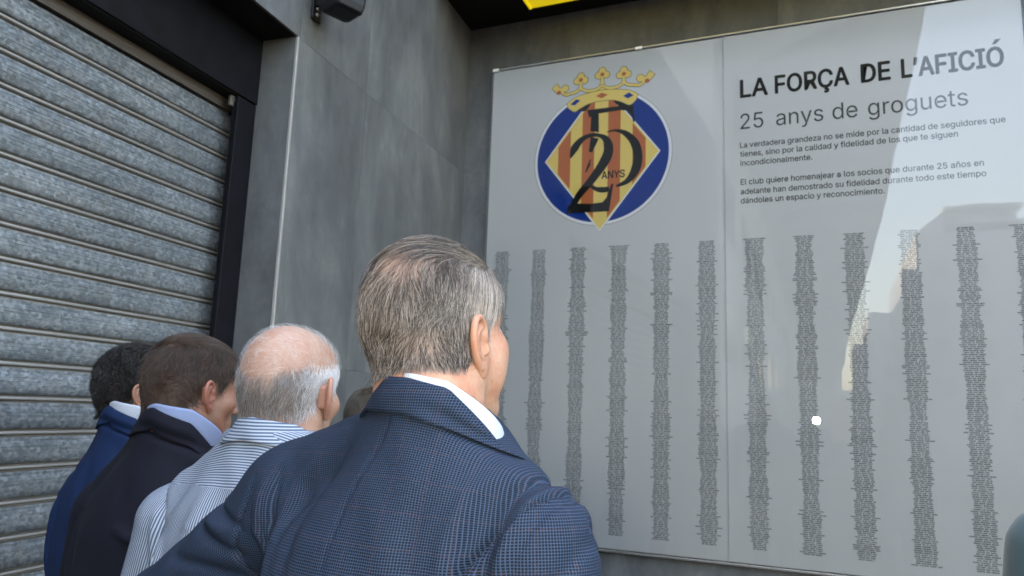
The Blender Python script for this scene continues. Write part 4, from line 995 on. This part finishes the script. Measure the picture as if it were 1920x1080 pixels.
p = Person('person', 'white-haired person glimpsed between striped shirt man and wall', (-1.76, 2.20), 0, (-1.74, 2.235, 1.510), -5, 0, hscale=1.0, scale=.95, cat='person')
p.build_skin(skin2, .006, nr=.055, ear_scale=1, ear_h=.003, scalp=lambda H: 0 * H[:, 0], nb=(0, -.004, 1.36))
arms = [((-.155, -.01, 1.26), (-.175, -.02, 1.0), (-.16, .09, .8), .06, .05, .04), ((.155, -.01, 1.26), (.175, -.02, 1.0), (.16, .09, .8), .06, .05, .04)]
p.dz = -.02; p.build_garment(M['whiteshirt'], arms, h=.012, hem=.8, name='shirt', topz=1.41); p.hand((-.16, .09, .8), (0, .1, -1), skin2, -1); p.hand((.16, .09, .8), (0, .1, -1), skin2, 1); p.legs()
grow_hair(p, 'hair', hair_mat('white_hair', (.5, .5, .5), (.8, .8, .8)), 4500, lambda H: hairline(H, -.05), f2, lambda H: .03 + 0 * H[:, 0], .2, .0004, lambda H, r, m: r.random(m), npts=6, noise=.2, seed=10)
p = Person('person', 'person in teal blue jacket cut off by the right edge of the photo', (.506, 1.46), 4, (.515, 1.50, 1.62), -5, 0, hscale=1.0, scale=1.0, cat='person')
p.traps = [((-.05, -.01, 1.47), (-.14, -.01, 1.38), .042, .045), ((.05, -.01, 1.47), (.14, -.01, 1.38), .042, .045)]
p.build_skin(skin3, .006, nr=.058, ear_scale=1, ear_h=.003, scalp=lambda H: .9 * hairline(H, -.05), nb=(0, -.004, 1.45))
arms = [((-.175, -.01, 1.362), (-.235, -.02, 1.08), (-.20, .10, .86), .068, .056, .044), ((.175, -.01, 1.33), (.235, -.02, 1.08), (.20, .10, .86), .068, .056, .044)]
p.build_garment(M['teal'], arms, h=.008, hem=.78, wr=.002, name='jacket', topz=1.52, folds=[([(-.15, 1.36), (-.16, 1.25), (-.15, 1.1)], .012, .006)])
p.collar('jacket_collar', M['teal'], (0, -.004), lambda a, t: .068 + (1 - t) * .02, lambda a: 1.49 - .05 * abs(a) / 180, lambda a: 1.53 - .06 * abs(a) / 180)
p.hand((-.20, .10, .86), (0, .1, -1), skin3, -1); p.hand((.20, .10, .86), (0, .1, -1), skin3, 1); p.legs()
grow_hair(p, 'hair', hm3, 4000, lambda H: hairline(H, -.05), f3, lambda H: .03 + 0 * H[:, 0], .3, .0004, lambda H, r, m: r.random(m), npts=6, noise=.2, seed=11)

# ------------------------------------------------------------------ the street behind the camera (seen in the glass)
# stadium stand whose roof overhangs the place
st_ = empty('stadium_stand', (0, 0, 0)); tag(st_, 'pale concrete stand whose long roof edge shows as a slanted reflection in the glass', 'stadium')
def roofx(y): return float(np.interp(-y, [-5, 14.4, 38.4, 93, 195], [2.9, 3.15, 3.58, 3.93, 4.75]))
mb = MB(); ys = np.linspace(-12.5, -180, 56)
top = []; 
for i in range(len(ys) - 1):
    a, b = ys[i], ys[i + 1]; xa, xb = roofx(a), roofx(b)
    mb.add([(-14, a, 13.2), (xa, a, 13.55), (xb, b, 13.55), (-14, b, 13.2), (-14, a, 15.2), (xa, a, 14.1), (xb, b, 14.1), (-14, b, 15.2)],
           [(0, 1, 2, 3), (4, 7, 6, 5), (1, 5, 6, 2)] + ([(0, 4, 5, 1)] if i == 0 else []) + ([(3, 2, 6, 7)] if i == len(ys) - 2 else []))
mb.build('roof', M['stand'], st_)
MB().box(-2.6, 4.3, -180.5, -180, 0, 14).build('end_wall', M['stand'], st_)
for y in np.arange(-13.2, -70, -5.5):
    o = MB().add([(-2.6, y - .25, 11.2), (roofx(y) - .4, y - .25, 13.2), (roofx(y) - .4, y + .25, 13.2), (-2.6, y + .25, 11.2), (-2.6, y - .25, 13.3), (roofx(y) - .4, y - .25, 13.5), (roofx(y) - .4, y + .25, 13.5), (-2.6, y + .25, 13.3)],
                 [(0, 1, 2, 3), (4, 7, 6, 5), (0, 4, 5, 1), (3, 2, 6, 7), (1, 5, 6, 2), (0, 3, 7, 4)]).build('roof_beam', M['standdark'], st_)
MB().box(-14, -2.6, -180, -12.5, 0, 13.3).build('stand_wall', M['stand'], st_)
for i, y in enumerate(np.arange(-16, -60, -6.0)):
    for z in (3.2, 7.2): MB().box(-2.62, -2.56, y - 1.6, y + 1.6, z, z + 2.0).build('window', M['window'], st_)
# buildings across the square
def block(label, x0, x1, y0, y1, h, mat, storeys, cols, roof=None, cat='building'):
    e = empty('apartment_block', ((x0 + x1) / 2, (y0 + y1) / 2, 0)); tag(e, label, cat)
    cx, cy = e.location.x, e.location.y
    MB().box(x0 - cx, x1 - cx, y0 - cy, y1 - cy, 0, h).build('wall', mat, e)
    for s_ in range(storeys):
        z = 3.6 + s_ * 3.0
        if z + 1.6 > h: break
        for c_ in range(cols):
            x = x0 + (x1 - x0) * (c_ + .5) / cols - cx
            MB().box(x - .6, x + .6, y1 - cy - .05, y1 - cy + .02, z, z + 1.5).build('window', M['window'], e)
    if roof: roof(e, cx, cy)
    return e

def roof1(e, cx, cy):
    MB().box(9.1 - cx, 14.0 - cx, -66 - cy, -56.5 - cy, 17.0, 18.0).build('roof_storey', M['bldg'], e)
    MB().box(9.1 - cx, 14.3 - cx, -66 - cy, -55.8 - cy, 18.0, 18.3).build('roof_slab', M['standdark'], e)
    MB().add([(7.1 - cx, -56 - cy, 16.2), (9.1 - cx, -56 - cy, 17.9), (9.1 - cx, -66 - cy, 17.9), (7.1 - cx, -66 - cy, 16.2), (9.1 - cx, -56 - cy, 16.2), (9.1 - cx, -66 - cy, 16.2)], [(0, 1, 2, 3), (0, 4, 1), (3, 2, 5), (0, 3, 5, 4), (1, 4, 5, 2)]).build('parapet', M['bldg'], e)
    MB().box(14.0 - cx, 30 - cx, -66 - cy, -56.2 - cy, 16.2, 17.1).build('roof_storey', M['bldg'], e)
block('tall grey apartment block with flat roof slab, reflected at right in the glass', 7.1, 30, -70, -56, 16.2, M['bldg'], 4, 8, roof1)
block('lower grey annex left of the tall block in the reflection', 5.95, 7.08, -66, -55, 13.3, M['bldg'], 3, 1)
block('mid-height grey block behind the annex in the reflection', 5.3, 24, -100, -86, 14.1, M['bldg'], 4, 5)
block('narrow far grey block beside the stand roof in the reflection', 4.9, 12, -130, -116, 13.3, M['bldg'], 3, 2)
block('low grey house at the far end of the street', -2.4, 24, -215, -200, 9.5, M['bldg'], 2, 9)
block('small ochre sunlit kiosk wall beside the stand', .6, 2.2, -62, -58, 3.2, M['warmwall'], 0, 1)
# the flash unit whose glare is mirrored in the glass
fl = empty('camera_flash', (-.055, -.03, CAMZ + .0), 0); tag(fl, 'small camera flash firing, seen as a bright round glare in the glass', 'flash')
bevel(MB().box(-.045, .045, -.09, -.012, -.043, .043).build('housing', M['blackplastic'], fl), .004)
e_ = NT('flash_light'); e_.b.inputs['Emission Color'].default_value = (1, .98, .95, 1); e_.b.inputs['Emission Strength'].default_value = 50
a_ = np.linspace(0, 2 * math.pi, 33)[:-1]
mesh_obj('flash_lens', [(.040 * math.cos(t_), -.0105, .040 * math.sin(t_)) for t_ in a_] + [(0, -.0095, 0)], [(i, (i + 1) % 32, 32) for i in range(32)], e_.m, fl)
